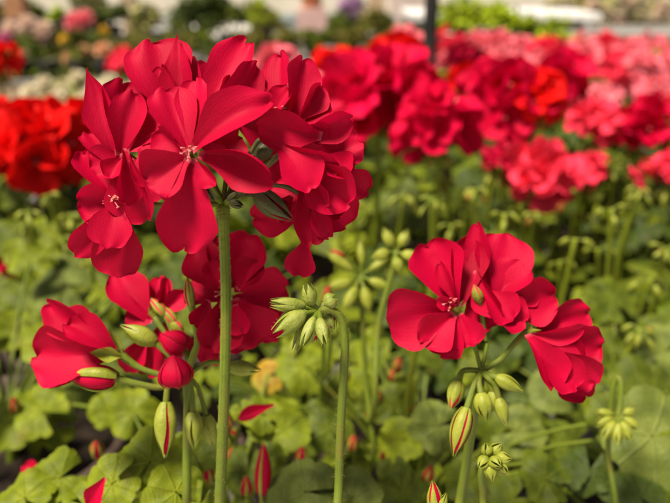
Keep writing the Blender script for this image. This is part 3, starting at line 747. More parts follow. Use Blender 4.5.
# ---------------------------------------------------------------- the near plants, leaf by leaf
NEAR = [(-.075, .33, 'leafy geranium plant under the tallest head, bright scalloped leaves low at the front'),
        (.06, .41, 'leafy geranium plant under the right head with grey green lower leaves'),
        (-.25, .455, 'geranium plant in the wide brown pot whose rim shows at the left edge'),
        (.235, .47, 'geranium plant at the right edge with the biggest pale veined leaf'),
        (-.03, .55, 'geranium plant in the middle with yellowing orange-edged leaves'),
        (-.30, .70, 'geranium plant at the left with broad dull grey green leaves behind the sideways blossom')]
near = []
for i, (x, y, lab) in enumerate(NEAR):
    t = potted(x, y, lab, None, 'pot_brown' if i != 3 else 'pot_black', scale=1.45 if i == 2 else 1.0)
    near.append((t, Vector((x, y, BENCH + (.17 if i == 2 else .125)))))
HAND = [  # u, v, d, radius px, mat, facing (right, up, toward camera), azimuth
    (42, 412, .50, 36, 'leaf_bright', (-.1, .75, .6), 1.2), (8, 425, .50, 34, 'leaf_bright', (-.2, .7, .6), 2.2), (132, 412, .47, 34, 'leaf_bright', (.15, .7, .65), .4),
    (150, 462, .335, 42, 'leaf_bright', (.05, .75, .6), -.5), (112, 484, .325, 40, 'leaf_bright', (-.2, .7, .6), 2.4), (176, 492, .32, 40, 'leaf_bright', (.3, .7, .6), .6),
    (60, 478, .37, 36, 'leaf_bright', (.1, .8, .5), 1.9), (25, 498, .36, 38, 'leaf_bright', (-.1, .8, .5), .9), (84, 506, .33, 34, 'leaf_bright', (.1, .7, .6), 4.0), (195, 455, .36, 30, 'leaf_mid', (.3, .6, .6), .2),
    (66, 284, .64, 46, 'leaf_gray', (.1, .85, .5), 1.0), (12, 236, .72, 32, 'leaf_mid', (-.1, .8, .6), 2.1), (30, 310, .66, 44, 'leaf_mid', (-.1, .8, .6), .1), (100, 330, .60, 36, 'leaf_mid', (.2, .8, .5), 3.0),
    (305, 492, .355, 44, 'leaf_gray', (.1, .8, .5), 1.4), (352, 500, .36, 38, 'leaf_gray', (-.1, .8, .5), .4), (268, 376, .50, 22, 'leaf_autumn', (-.2, .7, .6), 2.0), (304, 366, .49, 36, 'leaf_bright', (.1, .75, .6), .9),
    (285, 430, .44, 32, 'leaf_bright', (.1, .8, .6), 5.0), (248, 470, .40, 34, 'leaf_mid', (-.1, .8, .6), 3.0), (330, 430, .46, 32, 'leaf_mid', (.2, .7, .6), .5), (402, 440, .44, 30, 'leaf_bright', (.1, .7, .7), 1.5), (392, 404, .5, 28, 'leaf_mid', (.2, .7, .7), .5),
    (438, 426, .42, 34, 'leaf_gray', (.3, .6, .7), 1.6), (516, 432, .47, 34, 'leaf_gray', (-.1, .7, .7), 4.6), (556, 390, .50, 32, 'leaf_gray', (.1, .75, .6), 1.0), (652, 436, .41, 60, 'leaf_gray', (-.15, .65, .7), 1.9),
    (665, 352, .56, 40, 'leaf_gray', (-.1, .8, .6), 2.2), (612, 300, .62, 36, 'leaf_mid', (.2, .8, .5), .3), (585, 350, .58, 34, 'leaf_mid', (.1, .8, .6), 2.6), (545, 480, .40, 34, 'leaf_mid', (.1, .8, .6), 1.1),
    (590, 470, .42, 32, 'leaf_dark', (-.2, .8, .5), 3.1), (640, 498, .40, 40, 'leaf_dark', (.1, .8, .6), .6), (470, 480, .42, 34, 'leaf_mid', (.1, .8, .6), 1.9), (400, 490, .40, 34, 'leaf_mid', (.1, .8, .6), 3.9),
    (30, 262, .62, 26, 'leaf_bright', (.1, .7, .7), 2.0), (98, 244, .70, 24, 'leaf_bright', (-.2, .7, .7), 1.0), (50, 230, .74, 26, 'leaf_bright', (.3, .7, .6), 3.0), (118, 300, .6, 26, 'leaf_bright', (0, .7, .7), .3), (16, 330, .58, 28, 'leaf_bright', (.2, .7, .6), 5.0),
    (515, 498, .40, 34, 'leaf_mid', (0, .8, .6), 2.0), (560, 440, .48, 30, 'leaf_mid', (.2, .8, .6), 4.0), (600, 410, .52, 26, 'leaf_bright', (.2, .7, .6), 2.0), (330, 340, .56, 26, 'leaf_bright', (.2, .7, .7), 1.0), (372, 350, .55, 24, 'leaf_bright', (-.3, .7, .6), 3.0),
    (430, 350, .56, 26, 'leaf_mid', (.3, .7, .6), 1.0), (262, 414, .395, 26, 'leaf_bright', (.1, .85, .5), 1.0),
    (120, 372, .52, 34, 'leaf_mid', (.1, .8, .6), .9), (70, 400, .53, 30, 'leaf_mid', (.3, .7, .6), .4), (345, 395, .52, 30, 'leaf_bright', (.1, .8, .6), 4.9), (640, 385, .5, 38, 'leaf_mid', (.2, .8, .6), 1.2),
]
extra = []
for (u, v, d, rp, mat, n_, az) in HAND:
    if mat != 'leaf_autumn':
        for k in range(2 if mat == 'leaf_bright' else 1):
            a_ = rng.uniform(0, 6.28)
            extra.append((u + rp * .75 * math.cos(a_), v + rp * .55 * math.sin(a_), d + rng.uniform(.0, .03), rp * rng.uniform(.45, .7), 'leaf_mid' if mat == 'leaf_gray' else mat, (n_[0] + rng.uniform(-.5, .5), n_[1], n_[2] + rng.uniform(-.3, .5)), rng.uniform(0, 6.28)))
HAND = [(u, v, d, rp * (.82 if mat != 'leaf_gray' else .86), mat, n_, az) for (u, v, d, rp, mat, n_, az) in HAND] + extra
for i, (u, v, d, rp, mat, (nx, ny, nz), az) in enumerate(HAND):
    pos = at(u, v, d); nrm = (RT * nx + Vector((0, 0, 1)) * ny - Vector((0, 1, 0)) * nz).normalized()
    t, crown = min(near, key=lambda q: (q[1].xy - pos.xy).length)
    mb = MB(); leaf_at(mb, pos, nrm, az, rp * d / FP, mat, 300 + i, crown, hi=True, fold=.25 if i % 3 == 0 else 0)
    o = mb.build('leaf', t)
    if mat == 'leaf_autumn': o['label'] = 'yellow leaf with an orange edge'
for i, (t, crown) in enumerate(near):        # the rest of each near plant's leaves, lower down
    r = random.Random(500 + i)
    for k in range(11 if i == 2 else 26):
        a = k * 2.4 + r.uniform(-.3, .3); rr = .115 * math.sqrt((k + 1) / 26)
        pos = crown + Vector((rr * math.cos(a), rr * math.sin(a), r.uniform(.015, .085) - (0.02 if i < 2 else 0)))
        nrm = Vector((math.cos(a) * .5 + r.uniform(-.4, .4), math.sin(a) * .5 - .25 + r.uniform(-.4, .4), 1)).normalized()
        mb = MB(); leaf_at(mb, pos, nrm, a + r.uniform(-.8, .8), r.uniform(.011, .022), r.choice(('leaf_mid', 'leaf_mid', 'leaf_bright', 'leaf_bright')), r.randrange(999), crown + Vector((0, 0, -.01)))
        mb.build('leaf', t)
    mb = MB(); mb.tube([crown + Vector((0, 0, -.03)), crown + Vector((.004, .003, .0)), crown + Vector((.012, .006, .03))], [.005, .0045, .003], 'stem', n=8)
    mb.build('stem', t)

# ---------------------------------------------------------------- the plants farther back
MIX = [('leaf_mid', 'leaf_bright', 'leaf_mid', 'leaf_dark'), ('leaf_bright', 'leaf_mid', 'leaf_mid', 'leaf_dark'), ('leaf_gray', 'leaf_mid', 'leaf_bright', 'leaf_mid'), ('leaf_mid', 'leaf_dark', 'leaf_bright')]
rows = [(.58, [-.52]), (.62, [.16, .34]), (.72, [-.12, .05, .46]), (.82, [-.46, .20, .36, .62, -.34]), (.92, [-.24, -.10, .07, .50, -.56]), (1.02, [.25, .40, .66, -.42]), (1.14, [-.05, .13, .54, -.24, -.60]),
        (1.27, [.30, .45, .72, .05, .88, -.44, -.16]), (1.42, [.18, .58, .98, .38]), (1.58, [.08, .30, .48, .80, 1.1]), (1.75, [.20, .40, .62, .95, .04]), (1.93, [.28, .50, .75, 1.08, .10]), (2.12, [.20, .42, .64, .86, 1.2]), (2.34, [.30, .55, .78, 1.02, 1.3])]
for i, (y, xs) in enumerate(rows):
    for j, x in enumerate(xs):
        k = (i * 3 + j) % 6
        f = fol(('g', k), 40 + k, 60, MIX[k % 4], .135, .00, .115)
        if y < 1.1: lab, g = 'leafy green geranium plant without its own bloom showing, in the blurred middle of the bench', 'potted geraniums in the middle of the bench'
        else: lab, g = 'small leafy geranium plant under the pink flowers at the far end of the bench', 'potted geraniums at the far end of the bench'
        potted(x + rng.uniform(-.02, .02), y + rng.uniform(-.02, .02), lab, g, ('pot_brown', 'pot_black', 'pot_brown')[(i + j) % 3], f, rng.uniform(.92, 1.08), rng.uniform(0, 6.3))

# ---------------------------------------------------------------- flower heads out of focus
FLO = {}
def floret_meshes(mat):
    if mat not in FLO:
        out = []
        for s in range(5):
            mb = MB(); r = random.Random(s * 13 + len(FLO))
            for k in range(5):
                a = k * 2 * math.pi / 5 + r.uniform(-.15, .15); o = Vector((math.cos(a), math.sin(a), 0)); el = r.uniform(.0, .65)
                T = o * (.0245 * r.uniform(.85, 1.1)) * math.cos(el) + Vector((0, 0, .0245 * math.sin(el)))
                petal_grid(mb, o * .0012, T, .022 * r.uniform(.85, 1.1), mat, Vector((0, 0, 1)) - o * .6, r.uniform(-30, 30), r.uniform(.15, .5), r.uniform(0, .12), .05, seed=r.randrange(999), nu=9, nv=8)
            mb.tube([(0, 0, -.001), (0, 0, .007)], [.0013, .0010], 'pollen', n=6, sub=2)
            mb.tube([(0, 0, -.030), (.001, 0, -.014), (0, 0, 0)], [.0009, .0009, .0013], 'stem', n=6, sub=2)
            out.append(mb.mesh('floret'))
        FLO[mat] = out
    return FLO[mat]
def umbel(u, v, dpx, mat, label, group=None, n=20, real=.105, seed=0, d=None, stem_dx=0, fl=1.0, squash=.85, buds=5):
    d = d or FP * real / dpx; C = at(u, v, d); Rr = dpx * d / FP / 2
    r = random.Random(seed * 17 + int(u) * 3 + int(v))
    base = Vector((C.x + stem_dx + r.uniform(-.012, .012), C.y + r.uniform(0, .03), .675))
    t = thing('geranium_flower', label, 'flower', base, group)
    hub = C + Vector((0, 0, -Rr * .55))
    mb = MB(); mid = (base + hub) / 2 + Vector((r.uniform(-.012, .012), r.uniform(-.008, .008), 0))
    mb.tube([base, mid, hub], [.0036, .0032, .003], 'stem_pale', n=10, sub=5); mb.build('stem', t)
    fm = floret_meshes(mat); inv = Matrix.Translation(-base); one = MB()
    sc_ = Rr / .052
    lumps = [Vector((r.uniform(-1, 1), r.uniform(-.6, .6), r.uniform(-.8, .7))) * Rr * .36 for _ in range(4)]
    for i in range(n):
        z = 1 - 1.45 * (i + .5) / n; a = i * 2.39996 + r.uniform(-.35, .35)
        q = math.sqrt(max(0, 1 - z * z)); dr = Vector((q * math.cos(a), q * math.sin(a), z))
        pos = C + Vector((dr.x, dr.y, dr.z * squash)) * (Rr - .018 * sc_) * r.uniform(.5, .95) + lumps[i % 4]
        M = Matrix.Translation(pos) @ (dr + Vector((r.uniform(-.3, .3), r.uniform(-.3, .3), r.uniform(-.1, .3)))).normalized().to_track_quat('Z', 'X').to_matrix().to_4x4() @ Matrix.Rotation(r.uniform(0, 6.3), 4, 'Z') @ Matrix.Scale(sc_ * r.uniform(1.25, 1.6) * fl, 4)
        link_mesh('floret', fm[r.randrange(5)], inv @ M, t)
    for i in range(buds):
        a = i * 6.28 / max(1, buds) + r.uniform(-.4, .4); o = Vector((math.cos(a), math.sin(a), -.9)).normalized()
        B = hub + o * .012; bm = bud_mb(B, (o + Vector((0, 0, -.6))).normalized(), .014, .0062, None, 'sepal', .1, 0, i)
        bm.tube([hub, hub + o * .008 + Vector((0, 0, .003)), B], [.0009] * 3, 'stem', n=6, sub=2); bm.build('bud', t)
    return t
U = umbel
U(46, 150, 92, 'petal_scarlet', 'bright scarlet head, blurred, right behind the left flank of the largest head', n=14, fl=1.25)
U(4, 140, 78, 'petal_scarlet', 'bright scarlet head cut by the left edge, beside the other scarlet head', n=11, fl=1.25)
U(-4, 60, 44, 'petal_scarlet', 'small scarlet head peeping in at the left edge, highest of the scarlet ones there', n=14, d=1.0)
U(6, 268, 34, 'petal_crimson', 'small dark red bloom low at the left edge above the dull leaves', n=6, d=.72, buds=2)
U(379, 92, 98, 'petal_rose', 'big round crimson head, blurred, right of the largest head', n=14, fl=1.3)
U(440, 128, 74, 'petal_rose', 'crimson head hanging lower than the big round one it touches', n=10, d=.70, fl=1.3)
U(345, 120, 46, 'petal_crimson', 'dark crimson head half hidden between the largest and the big round head', n=12, d=.80)
U(338, 68, 46, 'petal_scarlet', 'orange red head behind and left of the big round crimson one', n=13, d=1.25)
U(392, 60, 56, 'petal_scarlet', 'orange red head rising just behind the top of the big round crimson one', n=14, d=1.15)
U(512, 106, 78, 'petal_rose', 'crimson head right of the black pole, in front of an orange red one', n=12, d=.86, fl=1.3)
U(556, 84, 58, 'petal_rose', 'wide crimson head at the top of the red group, next to the pink ones', n=10, d=1.02, fl=1.2)
U(536, 96, 56, 'petal_scarlet', 'orange red head between two crimson heads right of the black pole', n=13, d=.84)
U(464, 62, 34, 'petal_crimson', 'small dark red head just right of the black pole', n=12, d=1.45)
U(470, 82, 40, 'petal_scarlet', 'small orange red head right beside the black pole under a dark red one', n=12, d=1.25)
U(488, 66, 26, 'petal_scarlet', 'tiny orange red head among the pink ones right of the black pole', n=10, d=1.6)
U(497, 158, 40, 'petal_crimson', 'dark red drooping head left of the coral pink one', n=6, d=.82)
U(544, 172, 64, 'petal_coral', 'coral pink head with a round open face, standing alone over the leaves', n=9, d=.80, fl=1.35)
U(586, 172, 42, 'petal_coral', 'coral pink head touching the right side of the round coral one', n=7, d=.84, fl=1.15)
U(600, 122, 50, 'petal_coral', 'coral pink head at the left of the bright pair near the right edge', n=9, d=.96, fl=1.15)
U(640, 128, 64, 'petal_rose', 'cherry red head near the right edge, right of the coral one', n=10, d=.94, fl=1.2)
U(672, 172, 52, 'petal_coral', 'pink head cut by the right edge, lowest of those there', n=12, d=.86)
U(668, 110, 50, 'petal_coral', 'coral red head cut by the right edge above the lowest pink one', n=11, d=1.05)
U(268, 66, 44, 'petal_pink', 'soft pink head glimpsed through the top gap of the largest head', n=12, d=1.3)
U(322, 98, 50, 'petal_pink', 'soft pink head behind the right flank of the largest head', n=12, d=1.2)
U(403, 46, 48, 'petal_pink', 'soft pink head left of the black pole', n=13, d=1.55)
U(124, 64, 30, 'petal_coral', 'small pink red head left of the top of the largest head', n=10, d=1.7)
PK = [(452, 48), (476, 44), (500, 46), (524, 52), (548, 56), (446, 66), (506, 62), (580, 52), (604, 50), (628, 54), (652, 52), (592, 66), (616, 68), (642, 70), (666, 66), (584, 82), (608, 86), (632, 84), (656, 88), (600, 100), (572, 70), (520, 72), (574, 98), (664, 104), (560, 66), (538, 66)]
for i, (u, v) in enumerate(PK):
    U(u, v, 36, 'petal_pink' if i % 4 else 'petal_coral', 'blurred pink head in the dense far field of pink blooms at the right', 'pink heads of the far field', n=13, d=2.55 - (v - 44) * .019, seed=i, buds=2)
for (u, v, d, lab) in [(432, 200, .62, 'pale bud umbel'), (476, 190, .66, 'b'), (612, 210, .62, 'c'), (505, 215, .6, 'd'), (70, 215, .68, 'e'), (28, 212, .66, 'f'), (420, 330, .46, 'g'), (575, 240, .6, 'h'), (640, 190, .7, 'i'), (210, 430, .42, 'j'), (452, 226, .7, ''), (560, 262, .66, ''), (598, 250, .7, ''), (650, 280, .62, ''), (350, 205, .7, ''), (48, 196, .72, ''), (90, 262, .62, ''), (300, 330, .5, ''), (640, 330, .55, ''), (416, 376, .48, ''), (446, 178, .78, ''), (470, 206, .72, ''), (520, 206, .8, ''), (534, 214, .76, ''), (612, 170, .84, ''), (636, 206, .78, ''), (666, 250, .64, ''), (585, 216, .82, ''), (404, 196, .74, ''), (22, 226, .7, ''), (62, 240, .66, ''), (490, 236, .66, '')]:
    C = at(u, v, d); base = Vector((C.x + .01, C.y + .03, .68)); r = random.Random(int(u))
    t = thing('geranium_bud_cluster', 'blurred yellow green bud cluster on a bare stalk among the leaves', 'bud cluster', base, 'blurred green bud clusters')
    mb = MB(); mb.tube([base, (base + C) / 2 + Vector((r.uniform(-.01, .01), 0, 0)), C], [.0026, .0022, .0022], 'stem_pale', n=8); mb.build('stem', t)
    nb = r.choice((2, 3, 4, 6, 9)); sz = r.uniform(.6, 1.15)
    for k in range(nb):
        a = k * 2.4 + r.uniform(-.5, .5); z = 1 - 1.5 * (k + .5) / nb; q = math.sqrt(1 - z * z); o = Vector((q * math.cos(a), q * math.sin(a), z * .7 - .3 + r.uniform(-.3, .3)))
        B = C + o * r.uniform(.005, .010); bm = bud_mb(B, (o + Vector((r.uniform(-.5, .5), r.uniform(-.5, .5), -.8))).normalized(), sz * r.uniform(.009, .016), sz * r.uniform(.0045, .0065), 'petal_crimson' if k % 4 == 3 else None, 'sepal', .15 if k % 4 != 3 else .6, 0, k)
        bm.tube([C, B], [.001, .001], 'stem', n=6, sub=2); bm.build('bud', t)
for i, (u, v, d) in enumerate([(376, 395, .5), (397, 362, .52), (371, 410, .5), (392, 372, .53), (485, 196, .9), (560, 206, .78), (232, 452, .42), (437, 500, .5), (326, 292, .42), (318, 318, .42), (226, 420, .40), (245, 482, .38), (352, 440, .46), (344, 372, .5), (410, 402, .5), (300, 452, .42), (428, 470, .44), (206, 470, .38), (96, 446, .42), (384, 448, .46), (14, 402, .5)]):
    C = at(u, v, d); t = thing('geranium_bud', 'tiny blurred red bud on a short green stalk between the leaves', 'bud', (C.x, C.y + .02, C.z - .07), 'tiny red buds between the leaves')
    mb = MB(); mb.tube([Vector((C.x, C.y + .02, C.z - .07)), C + Vector((.003, .01, -.03)), C + Vector((0, 0, -.008))], [.0015, .0012, .0012], 'stem', n=6); mb.build('stem', t)
    bm = bud_mb(C + Vector((0, 0, -.008)), Vector((.1, -.2, 1)).normalized(), .014, .0075, 'petal_crimson', 'sepal', .7, 0, i); bm.build('bud_case', t)

# ================================================================== the place
def structure(o): o['kind'] = 'structure'; return o
g = MB(); g.grid([[Vector((-60, -20, 0)), Vector((60, -20, 0))], [Vector((-60, 120, 0)), Vector((60, 120, 0))]], [[(0, 0), (1, 0)], [(0, 1), (1, 1)]], 'concrete')
structure(g.build('ground', smooth=False))
def bench(x0, x1, y0, y1, z, label, mat='bench_wood', edge=None):
    t = thing('display_bench', label, 'bench', ((x0 + x1) / 2, (y0 + y1) / 2, 0))
    mb = MB(); n = int((y1 - y0) / .10)
    for k in range(n):
        yy = y0 + (k + .5) * (y1 - y0) / n
        mb.box(((x0 + x1) / 2, yy, z - .0125), (x1 - x0, (y1 - y0) / n - .006, .025), mat)
    mb.build('bench_top', t, False)
    for x in (x0 + .08, x1 - .08):
        for y in (y0 + .08, y1 - .08):
            mb = MB(); mb.box((x, y, (z - .09) / 2), (.05, .05, z - .09), 'metal' if edge else 'wood_tan'); mb.build('leg', t, False)
    mb = MB()
    for y in (y0 + .03, y1 - .03): mb.box(((x0 + x1) / 2, y, z - .0575), (x1 - x0 - .02, .04, .06), 'wood_tan')
    for x in (x0 + .03, x1 - .03): mb.box((x, (y0 + y1) / 2, z - .0575), (.04, y1 - y0 - .12, .06), 'wood_tan')
    mb.build('bench_frame', t, False)
    if edge:
        mb = MB(); mb.box(((x0 + x1) / 2, y0 - .008, z - .004), (x1 - x0 + .02, .014, .03), edge); mb.build('edge_trim', t, False)
    return t
bench(-1.0, 1.75, .10, 2.62, BENCH, 'grey slatted bench carrying all the near geranium pots')
bench(-3.2, .55, 3.30, 4.75, BENCH, 'slatted bench behind the near one with a low row of mixed plants')
bench(1.10, 4.2, 5.2, 6.6, .60, 'bench with a silver metal edge and dark space below, at the far right', 'bench_wood', 'metal')

def bush(name, label, cat, C, rx, ry, rz, mats, n, leaf, pot=None, zb=BENCH, blooms=(), group=None, seed=0):
    """a leafy plant: foliage clumps of small leaves round C, stem, pot; blooms = (offset, radius, material)"""
    r = random.Random(seed + int(abs(C.x) * 1000)); t = thing(name, label, cat, (C.x, C.y, zb), group)
    mb = MB()
    lump = [(Vector((r.uniform(-1, 1), r.uniform(-1, 1), r.uniform(-.6, 1))), r.uniform(.3, .5)) for _ in range(9)]
    for i in range(n):
        c, s = lump[i % 9]
        p = c * .62 + Vector((r.gauss(0, 1), r.gauss(0, 1), r.gauss(0, 1))).normalized() * s * r.uniform(.5, 1)
        if p.length > 1.15: continue
        pos = C + Vector((p.x * rx, p.y * ry, p.z * rz))
        nrm = (p + Vector((r.uniform(-.6, .6), r.uniform(-.6, .6), r.uniform(0, 1)))).normalized()
        T = pos + nrm.orthogonal().normalized().lerp(Vector((r.uniform(-1, 1), r.uniform(-1, 1), r.uniform(-.4, .6))), .6).normalized() * leaf * r.uniform(.7, 1.3)
        petal_grid(mb, pos, T, leaf * .6, r.choice(mats), nrm, r.uniform(-40, 40), .3, .1, .03, .45, .5, 0, nu=4, nv=3, seed=i)
    mb.build('foliage', t)
    mb = MB()
    for k in range(5):
        a = k * 1.3; mb.tube([Vector((C.x, C.y, zb + .05)), C + Vector((math.cos(a) * rx * .2, math.sin(a) * ry * .2, -rz * .4)), C + Vector((math.cos(a) * rx * .5, math.sin(a) * ry * .5, rz * .3))], [.008, .006, .003], 'stem_dark', n=6, sub=3)
    mb.build('stem', t)
    if pot:
        h_ = max(.08, (C.z - rz * .7) - zb); p, s = pot_meshes(h_ * .62 if h_ < .25 else .14, h_, pot)
        M = Matrix.Translation((0, 0, 0)); link_mesh('pot', p.mesh('pot'), M, t); link_mesh('soil', s.mesh('soil'), M, t)
    for (off, rad, m) in blooms:
        b = MB(); P = C + Vector(off)
        for k in range(26):
            z = 1 - 1.7 * (k + .5) / 26; a = k * 2.4; q = math.sqrt(max(0, 1 - z * z)); o = Vector((q * math.cos(a), q * math.sin(a), z)) * rad
            petal_grid(b, P + o * .25, P + o, rad * .75, m, Vector((0, 0, 1)) - o.normalized() * .5, r.uniform(-30, 30), .3, .1, .05, nu=5, nv=4, seed=k)
        b.build('bloom', t)
    return t
def px(u, v, d): return at(u, v, d)
OL = ('leaf_olive', 'leaf_olive', 'leaf_mid'); MD = ('leaf_mid', 'leaf_dark', 'leaf_bright')
# the low hedge-like row on the second bench
for i, u in enumerate((212, 246, 280, 314, 348, 382, 412)):
    C = px(u, 46 - (i % 2) * 3, 4.0)
    bush('bedding_plant', 'low olive and brownish green bedding plant in the hedge-like row behind the red heads', 'plant', C, .13, .13, .105, OL if i % 3 else MD, 420, .035, 'pot_black', group='bedding plants in the hedge-like row')
for i, (u, v, d) in enumerate([(4, 62, 3.5), (30, 64, 3.45), (58, 64, 3.5), (88, 64, 3.45), (120, 58, 3.6), (146, 56, 3.6), (174, 54, 3.6), (18, 46, 4.1), (64, 44, 4.15), (100, 44, 4.1), (142, 40, 4.2), (176, 38, 4.2)]):
    bush('bedding_plant', 'low green bedding plant in the mixed row at the left, on the second bench', 'plant', px(u, v, d), .12, .12, .09, MD if i % 2 else OL, 360, .032, 'pot_black', group='bedding plants in the mixed row')
for i, u in enumerate((-8, 22, 50, 78, 104, 134, 164, 196)):
    bush('bedding_plant', 'dull green bedding plant at the front edge of the second bench', 'plant', px(u, 74 + (i % 3) * 3, 3.33), .085, .07, .07, MD if i % 3 else ('leaf_bright', 'leaf_olive'), 300, .03, 'pot_black', group='bedding plants along the front edge of the second bench')
bush('potted_shrub', 'round dense dark green shrub above the top of the largest head', 'shrub', px(200, 12, 4.6), .24, .22, .15, ('leaf_dark', 'leaf_mid', 'leaf_dark'), 1500, .04, 'pot_black')
bush('potted_shrub', 'dark green shrub beside the tan post at the left', 'shrub', px(110, 16, 4.6), .14, .14, .08, ('leaf_dark', 'leaf_mid'), 600, .04, 'pot_black')
bush('potted_shrub', 'yellow green shrub between the round dark shrub and the pale panel', 'shrub', px(262, 14, 4.6), .12, .12, .10, ('leaf_bright', 'leaf_lime', 'leaf_olive'), 600, .04, 'pot_black')
bush('lime_plant', 'small glowing lime green ball plant left of the pink bloom', 'plant', px(57, 15, 4.3), .055, .055, .055, ('leaf_lime',), 300, .03, 'pot_black')
bush('flowering_plant', 'plant with one large soft pink bloom and small yellow ones, at the left', 'plant', px(84, 44, 3.9), .10, .10, .08, MD, 300, .03, 'pot_black',
     blooms=[((-.01, -.06, .115), .062, 'petal_pink'), ((.05, -.07, .135), .05, 'petal_pink'), ((-.075, -.08, .03), .028, 'petal_yellow'), ((.13, -.05, .07), .032, 'petal_yellow')])
bush('flowering_plant', 'plant with three peach coloured blooms below the large pink one', 'plant', px(92, 60, 3.5), .12, .10, .07, ('leaf_bright', 'leaf_lime', 'leaf_mid'), 360, .03, 'pot_black',
     blooms=[((-.075, -.1, .02), .036, 'petal_peach'), ((0, -.1, .05), .036, 'petal_peach'), ((.085, -.09, .055), .042, 'petal_peach')])
bush('flowering_plant', 'plant with magenta blooms near the left edge', 'plant', px(26, 52, 3.75), .10, .10, .08, MD, 300, .03, 'pot_black',
     blooms=[((-.06, -.08, .07), .045, 'petal_magenta'), ((.02, -.1, -.02), .042, 'petal_magenta'), ((-.10, -.08, .02), .035, 'petal_pink')])
bush('flowering_plant', 'plant massed with off-white blooms at the left under the brown post', 'plant', px(36, 34, 4.2), .14, .12, .07, MD, 260, .03, 'pot_black',
     blooms=[((x_, -.1, z_), .06, 'petal_pale') for x_, z_ in ((-.1, .03), (0, .06), (.09, .03), (-.03, -.02), (.06, -.02))])
for i, (u, v, d) in enumerate([(52, 96, 2.35), (84, 90, 2.45), (116, 94, 2.4), (150, 100, 2.2), (92, 112, 2.1), (66, 114, 2.1), (120, 118, 2.0)]):
    bush('flowering_plant', 'cream flowered plant on the grey bench behind the left flank of the largest head', 'plant', px(u, v, d), .075, .07, .05, ('leaf_cream', 'leaf_bright', 'leaf_cream'), 220, .028, 'pot_black', group='cream flowered plants',
         blooms=[((x_, -.05, z_), .030, 'petal_cream') for x_, z_ in ((-.05, .02), (0, .045), (.05, .015), (-.01, 0), (.03, -.02), (-.045, -.02))])
for i, (u, v) in enumerate([(468, 24), (506, 26), (540, 38), (562, 44), (486, 16)]):
    bush('lime_plant', 'bright lime green leafy plant in the far row right of the black pole', 'plant', px(u, v - 2, 3.7), .16, .12, .125 - .012 * i, ('leaf_lime', 'leaf_lime', 'leaf_bright'), 480, .04, 'pot_black', zb=0, group='lime green plants of the far row')
for i, (u, v) in enumerate([(560, 12), (590, 14), (622, 12), (654, 16), (690, 14), (606, 2), (640, 0), (575, 0)]):
    C = px(u, v, 5.6 + .4 * (v < 5))
    bush('flowering_plant', 'pale cream and blush flowering plant massed on the silver-edged bench', 'plant', C, .17, .16, .12, ('leaf_cream', 'leaf_cream', 'leaf_olive'), 420, .05, 'pot_black', zb=.60, group='cream plants on the silver-edged bench',
         blooms=[((rng.uniform(-.13, .13), -.1, rng.uniform(-.06, .12)), .05, rng.choice(('petal_cream', 'petal_pale', 'petal_cream'))) for _ in range(11)])
for i, (u, v, d, rx, mt) in enumerate([(-14, 16, 5.4, .2, 0), (34, 16, 5.5, .16, 1), (88, 10, 5.6, .2, 0), (148, 20, 5.3, .12, 2), (236, 20, 5.5, .18, 1), (270, 24, 5.4, .14, 0), (328, 26, 5.5, .2, 1), (376, 24, 5.4, .16, 0), (418, 30, 5.4, .13, 1), (440, 22, 5.0, .10, 2)]):
    bush('potted_shrub', 'olive green potted shrub standing on the floor behind the second bench', 'shrub', px(u, v, d), rx, .16, .13, (OL, MD, ('leaf_bright', 'leaf_cream', 'leaf_olive'))[mt], 520, .045, 'pot_black', zb=0, group='shrubs on the floor behind the second bench')
# posts, pots and pale things in the distance
def post(name, label, u, d, wid, z1, mat, round_=False):
    C = px(u, 10, d); t = MB()
    if round_: t.lathe([(.0001, 0), (wid / 2, 0), (wid / 2, z1 - .003), (wid / 2 - .003, z1), (.0001, z1)], mat, Matrix.Translation((C.x, C.y, 0)), 20)
    else: t.box((C.x, C.y, z1 / 2), (wid, wid, z1), mat)
    return tag(t.build(name, smooth=round_), label, 'post')
C = px(429, 60, 1.40); mb = MB()
mb.lathe([(.0001, BENCH), (.05, BENCH), (.05, BENCH + .008), (.0135, BENCH + .012), (.0135, 2.6), (.0001, 2.6)], 'black_paint', Matrix.Translation((C.x, C.y, 0)), 20)
tag(mb.build('metal_pole'), 'thin upright black metal pole between the red heads', 'pole')
post('wooden_post', 'reddish brown wooden post at the top left', 17, 5.2, .13, 2.4, 'wood_brown')
post('wooden_post', 'tan wooden post left of the round dark shrub', 130, 5.4, .10, 2.4, 'wood_tan')
post('square_pillar', 'wide blush plaster pillar just left of the black pole', 407, 7.0, .36, 2.6, 'blush_plaster')
post('square_pillar', 'dim tan pillar behind the hedge-like row', 376, 7.6, .16, 2.6, 'wood_tan')
def crate(u, v, d, sx, sy, sz, mat, label, name='plastic_crate', cat='crate', zb=0):
    C = px(u, v, d); t = thing(name, label, cat, (C.x, C.y, zb)); w_ = .012
    mb = MB()
    for x in (-1, 1): mb.box((C.x + x * (sx / 2 - w_ / 2), C.y, zb + sz / 2), (w_, sy - 2 * w_ - .002, sz), mat)
    for y in (-1, 1): mb.box((C.x, C.y + y * (sy / 2 - w_ / 2), zb + sz / 2), (sx, w_, sz), mat)
    mb.box((C.x, C.y, zb + .008), (sx - 2 * w_ - .002, sy - 2 * w_ - .002, .012), mat); mb.build('crate_body', t, False)
    mb = MB()
    for y in (-1, 1): mb.box((C.x, C.y + y * (sy / 2 + .006), zb + sz - .012), (sx + .024, .011, .024), mat)
    for x in (-1, 1): mb.box((C.x + x * (sx / 2 + .006), C.y, zb + sz - .012), (.011, sy - .002, .024), mat)
    mb.build('rim', t, False)
    return t
crate(8, 26, 4.5, .5, .3, .16, 'dark_plastic', 'dark crate on the second bench at the top left', zb=BENCH)
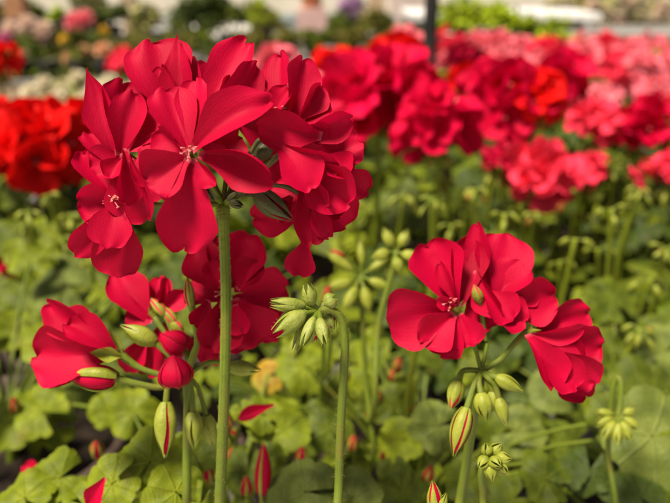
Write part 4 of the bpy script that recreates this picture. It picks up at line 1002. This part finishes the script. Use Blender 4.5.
crate(152, 24, 4.45, .42, .25, .07, 'dark_plastic', 'flat dark tray beside the tan post', 'plant_tray', 'tray', zb=BENCH)
crate(334, 10, 6.2, 1.0, .5, .62, 'teal_plastic', 'large pale teal bin behind the hedge-like row')
crate(46, 10, 6.2, .9, .5, .62, 'white_plastic', 'white bin behind the brown post at the top left')
crate(160, 8, 6.4, .5, .4, .62, 'white_plastic', 'white bin behind the tan post')
for x_ in (1.45, 2.15, 2.85, 3.55):  # dark boxes added to darken the space below the bench
    t = thing('plastic_crate', 'dark box added to stand for the shade under the silver-edged bench', 'crate', (x_, 5.6, 0), 'added dark boxes under the silver-edged bench')
    mb = MB(); mb.box((x_, 5.6, .26), (.66, .6, .52), 'dark_plastic'); mb.build('crate_body', t, False)
    mb = MB(); mb.box((x_, 5.6, .535), (.69, .63, .025), 'dark_plastic'); mb.build('lid', t, False)
C = px(312, 16, 4.9); tb = thing('terracotta_pot', 'terracotta coloured pot standing on a pale pink block at the top', 'pot', (C.x, C.y, .76))
p, s = pot_meshes(.085, .17, 'terracotta'); link_mesh('pot', p.mesh('pot_wall'), Matrix.Identity(4), tb); link_mesh('soil', s.mesh('soil'), Matrix.Identity(4), tb)
mb = MB(); mb.box((C.x, C.y, .38), (.2, .2, .755), 'pink_plastic'); tag(mb.build('plinth', smooth=False), 'pale pink block under the terracotta coloured pot', 'plinth')
bush('flowering_plant', 'soft violet flowering plant in front of the pillar at the top', 'plant', px(352, 8, 5.6), .12, .1, .08, MD, 200, .035, 'pot_black', zb=0.2,
     blooms=[((x_, -.08, z_), .06, 'petal_violet') for x_, z_ in ((-.06, .03), (.02, .06), (.05, -.02), (-.02, -.04))])
C = px(495, 10, 5.2); t = thing('folding_table', 'white topped table beyond the lime green plants', 'table', (C.x, C.y, 0))
mb = MB(); mb.box((C.x, C.y, .70), (1.3, .75, .04), 'white_plastic'); mb.build('table_top', t, False)
for x in (-.58, .58):
    for y in (-.3, .3):
        mb = MB(); mb.box((C.x + x, C.y + y, .34), (.035, .035, .678), 'metal'); mb.build('leg', t, False)
# the far end of the hall: a low pale wall
mb = MB(); mb.box((0, 14.0, 1.6), (40, .15, 3.2), 'wall_paint'); tag(mb.build('greenhouse_wall', smooth=False), 'pale wall closing the view behind the benches', 'wall')
